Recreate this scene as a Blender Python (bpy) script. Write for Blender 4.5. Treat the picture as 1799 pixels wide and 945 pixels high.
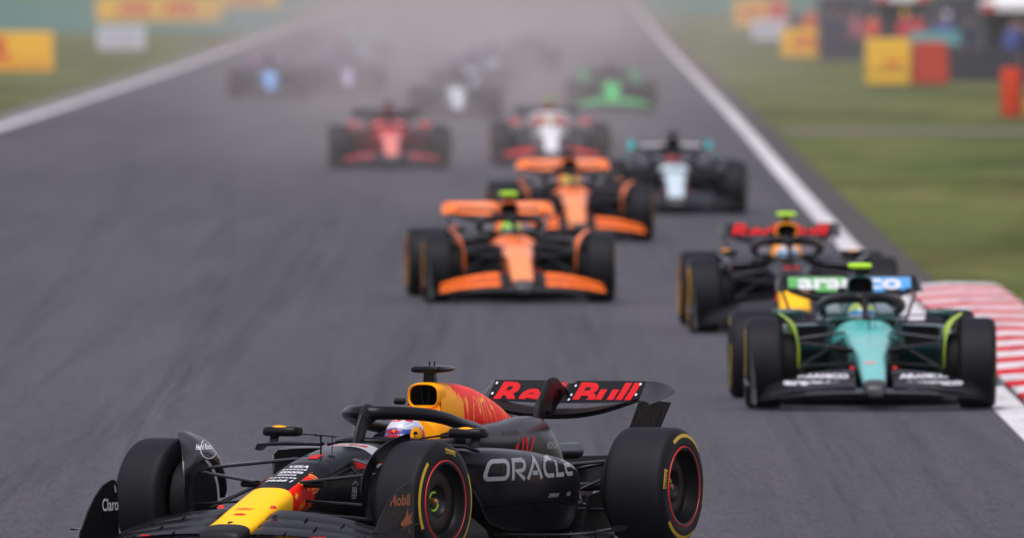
import bpy, bmesh, math, random
import numpy as np
from mathutils import Vector, Matrix
from mathutils.bvhtree import BVHTree

R = math.radians
rnd = random.Random(7)
SC = bpy.context.scene
for o in list(bpy.data.objects):
    bpy.data.objects.remove(o)
COL = SC.collection

# ------------------------------------------------------------------ camera
CAM_H = 3.6
cd = bpy.data.cameras.new("camera")
cam = bpy.data.objects.new("camera", cd)
COL.objects.link(cam)
cam.location = (0, 0, CAM_H)
cam.rotation_euler = (R(90 - 0.9175), 0, 0)
cd.sensor_width = 36
cd.lens = 690.4
cd.clip_start = 1.0
cd.clip_end = 9000
cd.dof.use_dof = True
cd.dof.focus_distance = 117.5
cd.dof.aperture_fstop = 5.9
SC.camera = cam

# ------------------------------------------------------------------ light
SUN_EL, SUN_AZ = 62, 200      # high, behind the camera, through cloud
w = bpy.data.worlds.new("World")
SC.world = w
w.use_nodes = True
nt = w.node_tree
nt.nodes.clear()
sky = nt.nodes.new("ShaderNodeTexSky")
sky.sky_type = 'NISHITA'
sky.sun_disc = False
sky.sun_elevation = R(SUN_EL)
sky.sun_rotation = R(SUN_AZ)
sky.air_density = 1.0
sky.dust_density = 2.0
sky.ozone_density = 1.0
hs = nt.nodes.new("ShaderNodeHueSaturation")
hs.inputs["Saturation"].default_value = 0.22
tint = nt.nodes.new("ShaderNodeMix")
tint.data_type = 'RGBA'
tint.blend_type = 'MULTIPLY'
tint.inputs[0].default_value = 1.0
tint.inputs[7].default_value = (1.0, 0.96, 1.06, 1)
bg = nt.nodes.new("ShaderNodeBackground")
bg.inputs[1].default_value = 0.10
wo = nt.nodes.new("ShaderNodeOutputWorld")
nt.links.new(sky.outputs[0], hs.inputs["Color"])
nt.links.new(hs.outputs[0], tint.inputs[6])
nt.links.new(tint.outputs[2], bg.inputs[0])
nt.links.new(bg.outputs[0], wo.inputs[0])

sl = bpy.data.lights.new("sun", 'SUN')
sun = bpy.data.objects.new("sun", sl)
COL.objects.link(sun)
sl.energy = 1.5
sl.angle = R(40)
sl.color = (1.0, 0.96, 0.93)
az, el = R(SUN_AZ), R(SUN_EL)
sdir = Vector((math.sin(az) * math.cos(el), math.cos(az) * math.cos(el), math.sin(el)))
sun.rotation_euler = sdir.to_track_quat('Z', 'Y').to_euler()

vs = SC.view_settings
vs.view_transform = 'Standard'
vs.look = 'None'
vs.exposure = 0.72
vs.gamma = 1.0
vs.use_curve_mapping = False
SC.cycles.use_denoising = True
SC.cycles.max_bounces = 8
SC.cycles.volume_bounces = 2
SC.cycles.sample_clamp_indirect = 8


# ------------------------------------------------------------------ helpers: ids
def tag(o, label=None, cat=None, group=None, kind=None):
    if label: o["label"] = label
    if cat: o["category"] = cat
    if group: o["group"] = group
    if kind: o["kind"] = kind
    return o


def empty(name, loc=(0, 0, 0), rz=0):
    o = bpy.data.objects.new(name, None)
    o.location = loc
    o.rotation_euler = (0, 0, rz)
    o.empty_display_size = 0.3
    COL.objects.link(o)
    return o


# ------------------------------------------------------------------ helpers: materials
def srgb(r, g, b):
    f = lambda c: (c / 255 / 12.92) if c / 255 <= 0.04045 else ((c / 255 + 0.055) / 1.055) ** 2.4
    return (f(r), f(g), f(b))


def mat(name, col, rough=0.5, metal=0.0, coat=0.0, vary=0.12, scale=6.0, bump=0.0, spec=0.5):
    m = bpy.data.materials.new(name)
    m.use_nodes = True
    n = m.node_tree.nodes
    l = m.node_tree.links
    b = n["Principled BSDF"]
    tc = n.new("ShaderNodeTexCoord")
    nz = n.new("ShaderNodeTexNoise")
    nz.inputs["Scale"].default_value = scale
    nz.inputs["Detail"].default_value = 5
    l.new(tc.outputs["Object"], nz.inputs["Vector"])
    mx = n.new("ShaderNodeMix")
    mx.data_type = 'RGBA'
    mx.inputs[6].default_value = (*[c * (1 - vary) for c in col], 1)
    mx.inputs[7].default_value = (*[min(1, c * (1 + vary)) for c in col], 1)
    l.new(nz.outputs[0], mx.inputs[0])
    l.new(mx.outputs[2], b.inputs["Base Color"])
    mr = n.new("ShaderNodeMapRange")
    mr.inputs[3].default_value = max(0.02, rough - 0.08)
    mr.inputs[4].default_value = min(1, rough + 0.08)
    l.new(nz.outputs[0], mr.inputs[0])
    l.new(mr.outputs[0], b.inputs["Roughness"])
    b.inputs["Metallic"].default_value = metal
    b.inputs["Specular IOR Level"].default_value = spec
    b.inputs["Coat Weight"].default_value = coat
    b.inputs["Coat Roughness"].default_value = 0.08
    if bump:
        bp = n.new("ShaderNodeBump")
        bp.inputs["Strength"].default_value = bump
        bp.inputs["Distance"].default_value = 0.01
        l.new(nz.outputs[0], bp.inputs["Height"])
        l.new(bp.outputs[0], b.inputs["Normal"])
    return m


NAVY = mat("matt navy paint", (0.0030, 0.0030, 0.0052), 0.30, coat=.12, spec=.15)
CARBON = mat("bare carbon", (0.0044, 0.0044, 0.0060), 0.30, vary=0.12, scale=14, spec=.22)
CARBON_G = mat("lacquered carbon", (0.0048, 0.0048, 0.0064), 0.22, vary=0.12, scale=14, spec=.45)
CARBON_L = mat("grey carbon", (0.028, 0.028, 0.032), 0.35)
CARBON_D = mat("dull black carbon", (0.004, 0.004, 0.005), 0.6, spec=.15)
RUBBER = mat("tyre rubber", (0.0100, 0.0098, 0.0128), 0.60, vary=0.22, scale=9, bump=0.15, spec=.16)
RUBBER_S = mat("tyre sidewall rubber", (0.0062, 0.0062, 0.0080), 0.5, vary=0.1, spec=.15)
YELLOW = mat("yellow paint", (0.95, 0.46, 0.008), 0.38, coat=0.15, vary=0.03)
AMBER = mat("amber paint", (0.98, 0.36, 0.002), 0.40, vary=0.03, spec=.2)
RED = mat("red paint", (0.72, 0.010, 0.010), 0.4, coat=0.1, vary=0.04)
BRIGHT_RED = mat("bright red print", (0.54, 0.006, 0.011), 0.55, vary=0.03, spec=.15)
WHITE = mat("white print", (0.60, 0.60, 0.63), 0.5, vary=0.04)
GREYW = mat("silver grey print", (0.36, 0.36, 0.38), 0.45, vary=0.05)
BRONZE_P = mat("bronze print", (0.30, 0.085, 0.022), 0.5, vary=0.1)
BRONZE_D = mat("dark bronze print", (0.035, 0.018, 0.010), 0.5, vary=0.1)
TYRE_Y = mat("tyre yellow", (0.50, 0.33, 0.012), 0.55, vary=0.12, scale=20)
RIM = mat("wheel black", (0.008, 0.0075, 0.0085), 0.4, metal=0.2, spec=.2)
RIM_B = mat("wheel brown ring", (0.020, 0.0095, 0.0065), 0.5, spec=.2)
RIM_D = mat("wheel hub dark", (0.012, 0.012, 0.015), 0.35, metal=0.4)
LIME = mat("fluorescent lime", (0.45, 0.82, 0.02), 0.5, vary=0.05)
BRASS = mat("nut bronze", (0.45, 0.22, 0.08), 0.35, metal=0.7)
TITAN = mat("heat stained exhaust", (0.10, 0.105, 0.13), 0.35, metal=0.9, vary=0.4)
ORANGE = mat("papaya paint", (0.90, 0.17, 0.012), 0.38, coat=0.2, vary=0.04)
PAPAYA_N = mat("papaya with nose shine", (0.95, 0.27, 0.065), 0.28, coat=0.5, vary=0.04)  # lighter copy of the papaya, with the nose's shine put into its colour
GREEN_T = mat("teal green with sheen", (0.16, 0.50, 0.48), 0.22, metal=0.1, coat=0.4, vary=0.05)  # teal lightened so the sheen of the nose top is in its colour
GREEN_D = mat("dark teal paint", (0.008, 0.06, 0.055), 0.35, coat=0.3)
LIME_P = mat("lime accent paint", (0.30, 0.45, 0.02), 0.45)
SILVER = mat("silver white paint", (0.60, 0.72, 0.78), 0.32, metal=0.2, coat=0.3)
BLACKP = mat("gloss black paint", (0.009, 0.009, 0.011), 0.33, spec=.35)
TEAL = mat("turquoise paint", (0.02, 0.36, 0.36), 0.4)
RED_F = mat("racing red paint", (0.66, 0.020, 0.016), 0.35, coat=0.3)
RED_P = mat("red paled for haze", (0.80, 0.20, 0.17), 0.3, coat=0.3)  # nose red with distance haze mixed into its colour; also one small emblem
WHITE_P = mat("white paint", (0.74, 0.72, 0.74), 0.36, coat=0.2)
GREEN_N = mat("neon green paint", (0.04, 0.55, 0.13), 0.4)
BLUE_P = mat("sky blue paint", (0.15, 0.42, 0.85), 0.4)
BLUE_D = mat("deep blue paint", (0.015, 0.03, 0.13), 0.4)
LAV = mat("lavender white paint", (0.52, 0.48, 0.70), 0.4)
PALEB = mat("pale blue paint", (0.42, 0.50, 0.72), 0.4)
PALEG = mat("pale grey paint", (0.62, 0.68, 0.72), 0.4)
PINK = mat("plum paint", (0.16, 0.04, 0.16), 0.4)
SKIN = mat("skin", (0.42, 0.24, 0.17), 0.55)
SUIT_N = mat("navy race suit", (0.015, 0.018, 0.05), 0.8, bump=0.2)
SUIT_G = mat("green race suit", (0.01, 0.09, 0.08), 0.8, bump=0.2)
SUIT_O = mat("orange race suit", (0.75, 0.16, 0.02), 0.8, bump=0.2)
SUIT_R = mat("red race suit", (0.5, 0.02, 0.02), 0.8, bump=0.2)
SUIT_W = mat("white race suit", (0.6, 0.6, 0.62), 0.8, bump=0.2)
SUIT_B = mat("black race suit", (0.02, 0.02, 0.022), 0.8, bump=0.2)
SKYB = mat("aqua banner blue", (0.04, 0.27, 0.62), 0.45)
GRN_B = mat("banner green", (0.07, 0.34, 0.07), 0.45)
VISOR = mat("purple mirror visor", (0.10, 0.05, 0.16), 0.12, metal=0.6)
VISOR_D = mat("dark visor", (0.012, 0.012, 0.016), 0.1)
BLUE_H = mat("royal blue", (0.03, 0.05, 0.30), 0.35, coat=0.4)
LBLUE_H = mat("pale blue band", (0.38, 0.47, 0.66), 0.35, coat=0.4)


# ------------------------------------------------------------------ helpers: geometry
class MB:
    def __init__(s):
        s.v = []; s.f = []; s.mi = []; s.cur = 0

    def ring_loft(s, rings, cap0=True, cap1=True, closed=True):
        b = len(s.v); n = len(rings[0])
        for r in rings: s.v += [tuple(p) for p in r]
        for i in range(len(rings) - 1):
            for j in range(n if closed else n - 1):
                k = (j + 1) % n
                s.f.append((b + i * n + j, b + i * n + k, b + (i + 1) * n + k, b + (i + 1) * n + j)); s.mi.append(s.cur)
        if closed and cap0: s.f.append(tuple(b + j for j in range(n))[::-1]); s.mi.append(s.cur)
        if closed and cap1: s.f.append(tuple(b + (len(rings) - 1) * n + j for j in range(n))); s.mi.append(s.cur)
        return s

    def box(s, c, d, rot=None):
        pts = []
        for sx in (-1, 1):
            for sy in (-1, 1):
                for sz in (-1, 1):
                    p = Vector((sx * d[0] / 2, sy * d[1] / 2, sz * d[2] / 2))
                    if rot: p = rot @ p
                    pts.append(tuple(p + Vector(c)))
        b = len(s.v); s.v += pts
        for q in ((0, 1, 3, 2), (4, 6, 7, 5), (0, 4, 5, 1), (2, 3, 7, 6), (0, 2, 6, 4), (1, 5, 7, 3)):
            s.f.append(tuple(b + i for i in q)); s.mi.append(s.cur)
        return s

    def tube(s, pts, rad, seg=10, flat=None, up=(0, 0, 1)):
        """swept tube; rad float or list, or list of (a, b) half axes (a along 'side', b along 'up')"""
        pts = [Vector(p) for p in pts]
        rings = []
        for i, p in enumerate(pts):
            t = (pts[min(i + 1, len(pts) - 1)] - pts[max(i - 1, 0)]).normalized()
            u = Vector(up)
            if abs(t.dot(u)) > 0.95: u = Vector((1, 0, 0))
            sd = t.cross(u).normalized(); u = sd.cross(t).normalized()
            r = rad[i] if isinstance(rad, list) else rad
            a, b = r if isinstance(r, tuple) else (r, r)
            rings.append([p + sd * a * math.cos(2 * math.pi * k / seg) + u * b * math.sin(2 * math.pi * k / seg) for k in range(seg)])
        return s.ring_loft(rings)

    def lathe(s, prof, seg=48, axis='y', cap=False):
        rings = []
        for r, h in prof:
            ring = []
            for k in range(seg):
                a = 2 * math.pi * k / seg
                if axis == 'y': ring.append((r * math.cos(a), h, r * math.sin(a)))
                else: ring.append((r * math.cos(a), r * math.sin(a), h))
            rings.append(ring)
        return s.ring_loft(rings, cap, cap)

    def plate(s, poly, y, th, axis='y'):
        """polygon in xz extruded about y (axis y), or poly xy extruded in z"""
        n = len(poly); b = len(s.v)
        for d in (-th / 2, th / 2):
            for p in poly:
                if axis == 'y':
                    yy = (y(p[0], p[1]) if callable(y) else y) + d
                    s.v.append((p[0], yy, p[1]))
                else:
                    zz = (y(p[0], p[1]) if callable(y) else y) + d
                    s.v.append((p[0], p[1], zz))
        s.f.append(tuple(b + i for i in range(n))); s.mi.append(s.cur)
        s.f.append(tuple(b + n + i for i in range(n))[::-1]); s.mi.append(s.cur)
        for i in range(n):
            j = (i + 1) % n
            s.f.append((b + j, b + i, b + n + i, b + n + j)); s.mi.append(s.cur)
        return s

    def mesh(s, name, smooth=35):
        me = bpy.data.meshes.new(name)
        me.from_pydata([tuple(map(float, p)) for p in s.v], [], s.f)
        bm = bmesh.new(); bm.from_mesh(me)
        bm.faces.ensure_lookup_table()
        for i, f in enumerate(bm.faces): f.material_index = s.mi[i]
        bmesh.ops.remove_doubles(bm, verts=bm.verts, dist=1e-6)
        bmesh.ops.recalc_face_normals(bm, faces=bm.faces)
        bm.to_mesh(me); bm.free()
        if smooth:
            me.shade_smooth()
            me.set_sharp_from_angle(angle=R(smooth))
        return me

    def build(s, name, mats, parent=None, smooth=35):
        me = s.mesh(name, smooth)
        return mkobj(name, me, mats, parent)


def mkobj(name, me, mats, parent=None):
    if not isinstance(mats, (list, tuple)): mats = [mats]
    while len(me.materials) < len(mats): me.materials.append(None)
    o = bpy.data.objects.new(name, me)
    COL.objects.link(o)
    for i, m in enumerate(mats):
        o.material_slots[i].link = 'OBJECT'
        o.material_slots[i].material = m
    if parent: o.parent = parent
    return o


def bevel(me, wdt, seg=2, ang=40):
    bm = bmesh.new(); bm.from_mesh(me)
    es = [e for e in bm.edges if len(e.link_faces) == 2 and e.calc_face_angle(0) > R(ang)]
    bmesh.ops.bevel(bm, geom=es, offset=wdt, segments=seg, affect='EDGES', profile=0.5)
    bm.to_mesh(me); bm.free()
    return me


def smooth_curve(pts, n=6, closed=False):
    P = [np.array(p, float) for p in pts]; out = []; m = len(P)
    segs = m if closed else m - 1
    for i in range(segs):
        p1, p2 = P[i], P[(i + 1) % m]
        p0 = P[(i - 1) % m] if closed or i > 0 else 2 * p1 - p2
        p3 = P[(i + 2) % m] if closed or i + 2 < m else 2 * p2 - p1
        for k in range(n):
            t = k / n
            out.append(tuple(0.5 * (2 * p1 + (p2 - p0) * t + (2 * p0 - 5 * p1 + 4 * p2 - p3) * t * t + (3 * p1 - p0 - 3 * p2 + p3) * t ** 3)))
    if not closed: out.append(tuple(P[-1]))
    return out


def table(rows, x):
    """rows sorted by first column (any direction); smooth hermite interpolation of the rest"""
    A = np.array(sorted(rows), float); xs = A[:, 0]; Y = A[:, 1:]
    x = min(max(x, xs[0]), xs[-1])
    i = min(max(np.searchsorted(xs, x) - 1, 0), len(xs) - 2)
    def sl(k):
        if k == 0: return (Y[1] - Y[0]) / (xs[1] - xs[0])
        if k == len(xs) - 1: return (Y[-1] - Y[-2]) / (xs[-1] - xs[-2])
        a = (Y[k] - Y[k - 1]) / (xs[k] - xs[k - 1]); b = (Y[k + 1] - Y[k]) / (xs[k + 1] - xs[k])
        return np.where(a * b > 0, 2 * a * b / (a + b + 1e-12 * np.sign(a + b) + 1e-15), 0)
    h = xs[i + 1] - xs[i]; t = (x - xs[i]) / h
    return (2 * t**3 - 3 * t**2 + 1) * Y[i] + (t**3 - 2 * t**2 + t) * h * sl(i) + (-2 * t**3 + 3 * t**2) * Y[i + 1] + (t**3 - t**2) * h * sl(i + 1)


def sellipse(x, wt, wb, zt, zb, n=3.6, N=40):
    out = []
    for k in range(N):
        a = 2 * math.pi * k / N
        c, s_ = math.cos(a), math.sin(a)
        zz = (zt + zb) / 2 + (zt - zb) / 2 * math.copysign(abs(s_) ** (2 / n), s_)
        f = (zz - zb) / max(1e-6, zt - zb)
        ww = wb + (wt - wb) * f
        out.append((x, ww * math.copysign(abs(c) ** (2 / n), c), zz))
    return out


# ------------------------------------------------------------------ helpers: flat print (lettering, emblems)
def text2d(txt, size=1.0, bold=0.0, shear=0.0, spacing=1.0):
    cu = bpy.data.curves.new("t", 'FONT')
    cu.body = txt; cu.size = size; cu.offset = bold * size; cu.shear = shear; cu.space_character = spacing
    cu.align_x = 'CENTER'; cu.align_y = 'CENTER'; cu.resolution_u = 3
    o = bpy.data.objects.new("t", cu); COL.objects.link(o)
    dg = bpy.context.evaluated_depsgraph_get(); dg.update()
    me = bpy.data.meshes.new_from_object(o.evaluated_get(dg), depsgraph=dg)
    V = [(v.co.x, v.co.y) for v in me.vertices]; F = [tuple(p.vertices) for p in me.polygons]
    bpy.data.objects.remove(o); bpy.data.curves.remove(cu); bpy.data.meshes.remove(me)
    if V:
        xs = [p[0] for p in V]; ys = [p[1] for p in V]
        cx, cy = (min(xs) + max(xs)) / 2, (min(ys) + max(ys)) / 2
        V = [(x - cx, y - cy) for x, y in V]
    return V, F


def fit2d(vf, wd=None, ht=None):
    V, F = vf
    xs = [p[0] for p in V]; ys = [p[1] for p in V]
    sx = wd / (max(xs) - min(xs)) if wd else None
    sy = ht / (max(ys) - min(ys)) if ht else None
    if sx is None: sx = sy
    if sy is None: sy = sx
    cx, cy = (min(xs) + max(xs)) / 2, (min(ys) + max(ys)) / 2
    return [((x - cx) * sx, (y - cy) * sy) for x, y in V], F


def poly2d(*polys):
    V = []; F = []
    for p in polys:
        b = len(V); V += list(p); F.append(tuple(range(b, b + len(p))))
    return V, F


def strokes2d(lines, wd):
    """thick mitred polylines: lines = list of (points, closed)"""
    V = []; F = []
    for pts, closed in lines:
        P = [Vector(p) for p in pts]; n = len(P); L = []; Q = []
        for i in range(n):
            if closed: a, b = P[i - 1], P[(i + 1) % n]
            else: a, b = P[max(i - 1, 0)], P[min(i + 1, n - 1)]
            d1 = (P[i] - a); d2 = (b - P[i])
            if d1.length < 1e-9: d1 = d2
            if d2.length < 1e-9: d2 = d1
            d1.normalize(); d2.normalize()
            n1 = Vector((-d1.y, d1.x)); n2 = Vector((-d2.y, d2.x))
            m = (n1 + n2)
            if m.length < 1e-6: m = n1.copy()
            m.normalize(); k = min(2.0, 1 / max(0.3, m.dot(n1)))
            L.append(P[i] + m * wd / 2 * k); Q.append(P[i] - m * wd / 2 * k)
        b0 = len(V)
        for i in range(n): V += [tuple(L[i]), tuple(Q[i])]
        for i in range(n if closed else n - 1):
            j = (i + 1) % n
            F.append((b0 + 2 * i, b0 + 2 * i + 1, b0 + 2 * j + 1, b0 + 2 * j))
    return V, F


def merge2d(items):
    V = []; F = []
    for v, f in items:
        b = len(V); V += v; F += [tuple(b + i for i in q) for q in f]
    return V, F


def shift2d(vf, dx, dy):
    return [(x + dx, y + dy) for x, y in vf[0]], vf[1]


def decal(name, vf, material, parent, O, U, V, bvh, grid=0.03, off=0.003, reach=0.6, label=None, clip=None):
    """print laid on a surface: 2-D shape at O along U, V, cast along -N onto the panel behind it"""
    O, U, V = Vector(O), Vector(U).normalized(), Vector(V).normalized()
    N = U.cross(V).normalized()
    bm = bmesh.new()
    vs_ = [bm.verts.new((x, y, 0)) for x, y in vf[0]]
    for f in vf[1]:
        try: bm.faces.new([vs_[i] for i in f])
        except ValueError: pass
    bmesh.ops.triangulate(bm, faces=bm.faces[:])
    if clip is not None:
        bmesh.ops.bisect_plane(bm, geom=bm.verts[:] + bm.edges[:] + bm.faces[:], plane_co=(0, clip, 0), plane_no=(0, -1, 0), clear_outer=True)
    if grid:
        for ax in (0, 1):
            cs = [v.co[ax] for v in bm.verts]
            lo, hi = min(cs), max(cs)
            k = math.ceil(lo / grid)
            while k * grid < hi:
                p = [0, 0, 0]; p[ax] = k * grid; nn = [0, 0, 0]; nn[ax] = 1
                bmesh.ops.bisect_plane(bm, geom=bm.verts[:] + bm.edges[:] + bm.faces[:], plane_co=p, plane_no=nn)
                k += 1
    dead = []
    for v in bm.verts:
        p = O + U * v.co.x + V * v.co.y
        if bvh:
            h = bvh.ray_cast(p + N * reach / 2, -N, reach)
            if h[0] is None: dead.append(v); continue
            v.co = h[0] + N * off
        else: v.co = p + N * off
    bmesh.ops.delete(bm, geom=dead, context='VERTS')
    me = bpy.data.meshes.new(name); bm.to_mesh(me); bm.free()
    o = mkobj(name, me, material, parent)
    if label: o["label"] = label
    return o


def bvh_of(*objs):
    V = []; F = []
    for o in objs:
        b = len(V); V += [v.co.copy() for v in o.data.vertices]
        F += [tuple(b + i for i in p.vertices) for p in o.data.polygons]
    return BVHTree.FromPolygons(V, F)


# ------------------------------------------------------------------ ground, track, lines, kerb
def ground_mat(name, cols, sc, rough, bump=0.3, stretch=(1, 1, 1), rot=0.0, detail=6, streak=None, spec=0.1):
    m = bpy.data.materials.new(name); m.use_nodes = True
    n = m.node_tree.nodes; l = m.node_tree.links; b = n["Principled BSDF"]
    tc = n.new("ShaderNodeTexCoord"); mp = n.new("ShaderNodeMapping")
    mp.inputs["Scale"].default_value = stretch; mp.inputs["Rotation"].default_value = (0, 0, rot)
    l.new(tc.outputs["Object"], mp.inputs[0])
    a = n.new("ShaderNodeTexNoise"); a.inputs["Scale"].default_value = sc; a.inputs["Detail"].default_value = detail
    a.inputs["Roughness"].default_value = 0.65
    l.new(mp.outputs[0], a.inputs["Vector"])
    cr = n.new("ShaderNodeValToRGB")
    cr.color_ramp.elements[0].position = 0.3; cr.color_ramp.elements[0].color = (*cols[0], 1)
    cr.color_ramp.elements[1].position = 0.7; cr.color_ramp.elements[1].color = (*cols[1], 1)
    l.new(a.outputs[0], cr.inputs[0])
    out = cr.outputs[0]
    f = n.new("ShaderNodeTexNoise"); f.inputs["Scale"].default_value = 60; f.inputs["Detail"].default_value = 4
    l.new(tc.outputs["Object"], f.inputs["Vector"])
    mx = n.new("ShaderNodeMix"); mx.data_type = 'RGBA'; mx.blend_type = 'OVERLAY'; mx.inputs[0].default_value = 0.5
    l.new(out, mx.inputs[6]); l.new(f.outputs[0], mx.inputs[7]); out = mx.outputs[2]
    if streak:
        for (scl, ro, dark, lo, hi) in streak:
            mp2 = n.new("ShaderNodeMapping"); mp2.inputs["Rotation"].default_value = (0, 0, ro); mp2.inputs["Scale"].default_value = scl
            l.new(tc.outputs["Object"], mp2.inputs[0])
            s2 = n.new("ShaderNodeTexNoise"); s2.inputs["Scale"].default_value = 1.0; s2.inputs["Detail"].default_value = 5
            s2.inputs["Distortion"].default_value = 0.6
            l.new(mp2.outputs[0], s2.inputs["Vector"])
            mr = n.new("ShaderNodeMapRange"); mr.inputs[1].default_value = lo; mr.inputs[2].default_value = hi
            l.new(s2.outputs[0], mr.inputs[0])
            m2 = n.new("ShaderNodeMix"); m2.data_type = 'RGBA'; m2.blend_type = 'MULTIPLY'
            m2.inputs[7].default_value = (*dark, 1)
            l.new(mr.outputs[0], m2.inputs[0]); l.new(out, m2.inputs[6]); out = m2.outputs[2]
    l.new(out, b.inputs["Base Color"])
    b.inputs["Roughness"].default_value = rough
    b.inputs["Specular IOR Level"].default_value = spec
    bp = n.new("ShaderNodeBump"); bp.inputs["Strength"].default_value = bump; bp.inputs["Distance"].default_value = 0.02
    l.new(f.outputs[0], bp.inputs["Height"]); l.new(bp.outputs[0], b.inputs["Normal"])
    return m


ASPHALT = ground_mat("asphalt", ((0.046, 0.0425, 0.0535), (0.072, 0.067, 0.082)), 0.17, 0.80, stretch=(2.0, 0.085, 1), rot=0.06, spec=.42,
                     streak=[((0.50, 0.016, 1), R(4), (0.80, 0.80, 0.81), 0.46, 0.66),
                             ((1.3, 0.022, 1), R(-5), (0.76, 0.76, 0.77), 0.52, 0.70),
                             ((4.2, 0.020, 1), R(1.5), (0.78, 0.78, 0.79), 0.52, 0.70),
                             ((30.0, 1.3, 1), R(0), (0.66, 0.66, 0.67), 0.48, 0.62),
                             ((11.0, 0.35, 1), R(1), (0.82, 0.82, 0.83), 0.48, 0.66)])
GRASS = ground_mat("grass", ((0.070, 0.096, 0.024), (0.155, 0.156, 0.050)), 0.16, 0.95, stretch=(1.0, 0.12, 1), bump=1.0,
                   streak=[((0.25, 0.030, 1), R(12), (0.62, 0.56, 0.50), 0.50, 0.64), ((0.9, 0.10, 1), R(-30), (0.80, 0.92, 0.70), 0.48, 0.62)])
DIRT = ground_mat("dirt path", ((0.105, 0.092, 0.070), (0.145, 0.128, 0.10)), 0.3, 0.95)
EDGE_A = ground_mat("old edge asphalt", ((0.055, 0.050, 0.052), (0.085, 0.078, 0.075)), 0.6, 0.9)
PAINT_W = ground_mat("road paint", ((0.50, 0.48, 0.49), (0.66, 0.64, 0.65)), 0.8, 0.7, bump=0.1,
                     streak=[((5, .5, 1), R(4), (.55, .54, .55), .54, .72), ((.8, .06, 1), R(-3), (.75, .74, .75), .48, .66)])
WEAR = [((5, .8, 1), R(4), (.45, .44, .45), .56, .72), ((1.2, .25, 1), R(-8), (.70, .70, .70), .50, .70)]
PAINT_R = ground_mat("kerb red paint", ((0.50, 0.003, 0.010), (0.60, 0.006, 0.016)), 1.2, 0.7, bump=0.1, streak=WEAR)
PAINT_K = ground_mat("kerb white paint", ((0.56, 0.54, 0.56), (0.68, 0.66, 0.68)), 1.2, 0.7, bump=0.1, streak=WEAR)
CONC = ground_mat("edge concrete", ((0.12, 0.11, 0.12), (0.20, 0.19, 0.20)), 0.5, 0.85, stretch=(6, 0.2, 1))
TURF_T = ground_mat("painted green run off", ((0.045, 0.13, 0.10), (0.06, 0.16, 0.125)), 0.05, 0.85)


GZ = -0.0085


def sheet(name, rows, z, material, kind='structure'):
    """rows: list of (Y, [x0, x1, ...])"""
    mb = MB(); b = 0; n = len(rows[0][1])
    for Y, xs in rows: mb.v += [(x, Y, z + GZ) for x in xs]
    for i in range(len(rows) - 1):
        for j in range(n - 1):
            mb.f.append((i * n + j, i * n + j + 1, (i + 1) * n + j + 1, (i + 1) * n + j)); mb.mi.append(0)
    o = mb.build(name, material, None, smooth=0)
    tag(o, kind=kind)
    return o


LINE_PTS = [(-40, 3.9), (100, 3.85), (155, 3.93), (225, 4.08), (296, 4.33), (414, 4.81), (776, 6.08), (1552, 9.3), (2600, 13.6)]
LEFT_PTS = [(-40, -60), (100, -30), (200, -15.5), (300, -11.6), (418, -10.75), (640, -10.65), (875, -10.9), (1552, -10.9), (2600, -8.5)]
line_x = lambda Y: float(table(LINE_PTS, Y)[0])
left_x = lambda Y: float(table(LEFT_PTS, Y)[0])
YS = [-40, 0, 40, 80, 100, 115, 130, 145, 160, 175, 190, 205, 220, 235, 255, 275, 300, 330, 360, 400, 450, 500, 560, 640, 720, 800, 900, 1050, 1200, 1400, 1700, 2100, 2600]

sheet("grass_ground", [(Y, list(np.linspace(-900, 900, 9))) for Y in (-60, 200, 600, 1200, 2000, 2800)], 0.0, GRASS)
sheet("track_edge", [(Y, [line_x(Y) - 0.05, line_x(Y) + 0.62]) for Y in YS], 0.004, EDGE_A)
sheet("race_track", [(Y, [left_x(Y)] + [left_x(Y) + (line_x(Y) + 0.1 - left_x(Y)) * k / 6 for k in range(1, 7)]) for Y in YS], 0.008, ASPHALT)
sheet("edge_line", [(Y, [line_x(Y) - 0.12, line_x(Y) + 0.15]) for Y in YS], 0.013, PAINT_W)
sheet("edge_line", [(Y, [left_x(Y) - 0.02, left_x(Y) + 0.30]) for Y in YS], 0.013, PAINT_W)
sheet("concrete_edge", [(Y, [left_x(Y) - 0.75, left_x(Y) - 0.03]) for Y in YS], 0.010, CONC)
sheet("service_path", [(392, [5.6, 9, 14, 40]), (408, [5.4, 9, 14, 44])], 0.003, DIRT)
sheet("painted_runoff", [(Y, [-400, -11.8 - 0.004 * (Y - 900)]) for Y in (900, 1100, 1350, 1700)], 0.003, TURF_T)
sheet("painted_runoff", [(Y, [line_x(Y) + 1.0, line_x(Y) + 300]) for Y in (1160, 1400, 1700)], 0.003, TURF_T)

# rubber laid down by locked and sliding tyres, broken up along its length
RUB = bpy.data.materials.new("laid rubber"); RUB.use_nodes = True
_n = RUB.node_tree.nodes; _l = RUB.node_tree.links
_b = _n["Principled BSDF"]; _b.inputs["Base Color"].default_value = (.020, .019, .022, 1); _b.inputs["Roughness"].default_value = .7
_tc = _n.new("ShaderNodeTexCoord"); _mp = _n.new("ShaderNodeMapping"); _mp.inputs["Scale"].default_value = (9, .05, 1)
_nz = _n.new("ShaderNodeTexNoise"); _nz.inputs["Scale"].default_value = 1.0; _nz.inputs["Detail"].default_value = 5
_mr = _n.new("ShaderNodeMapRange"); _mr.inputs[1].default_value = .42; _mr.inputs[2].default_value = .75; _mr.inputs[3].default_value = 0; _mr.inputs[4].default_value = .24
_l.new(_tc.outputs["Object"], _mp.inputs[0]); _l.new(_mp.outputs[0], _nz.inputs["Vector"]); _l.new(_nz.outputs[0], _mr.inputs[0]); _l.new(_mr.outputs[0], _b.inputs["Alpha"])
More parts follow.
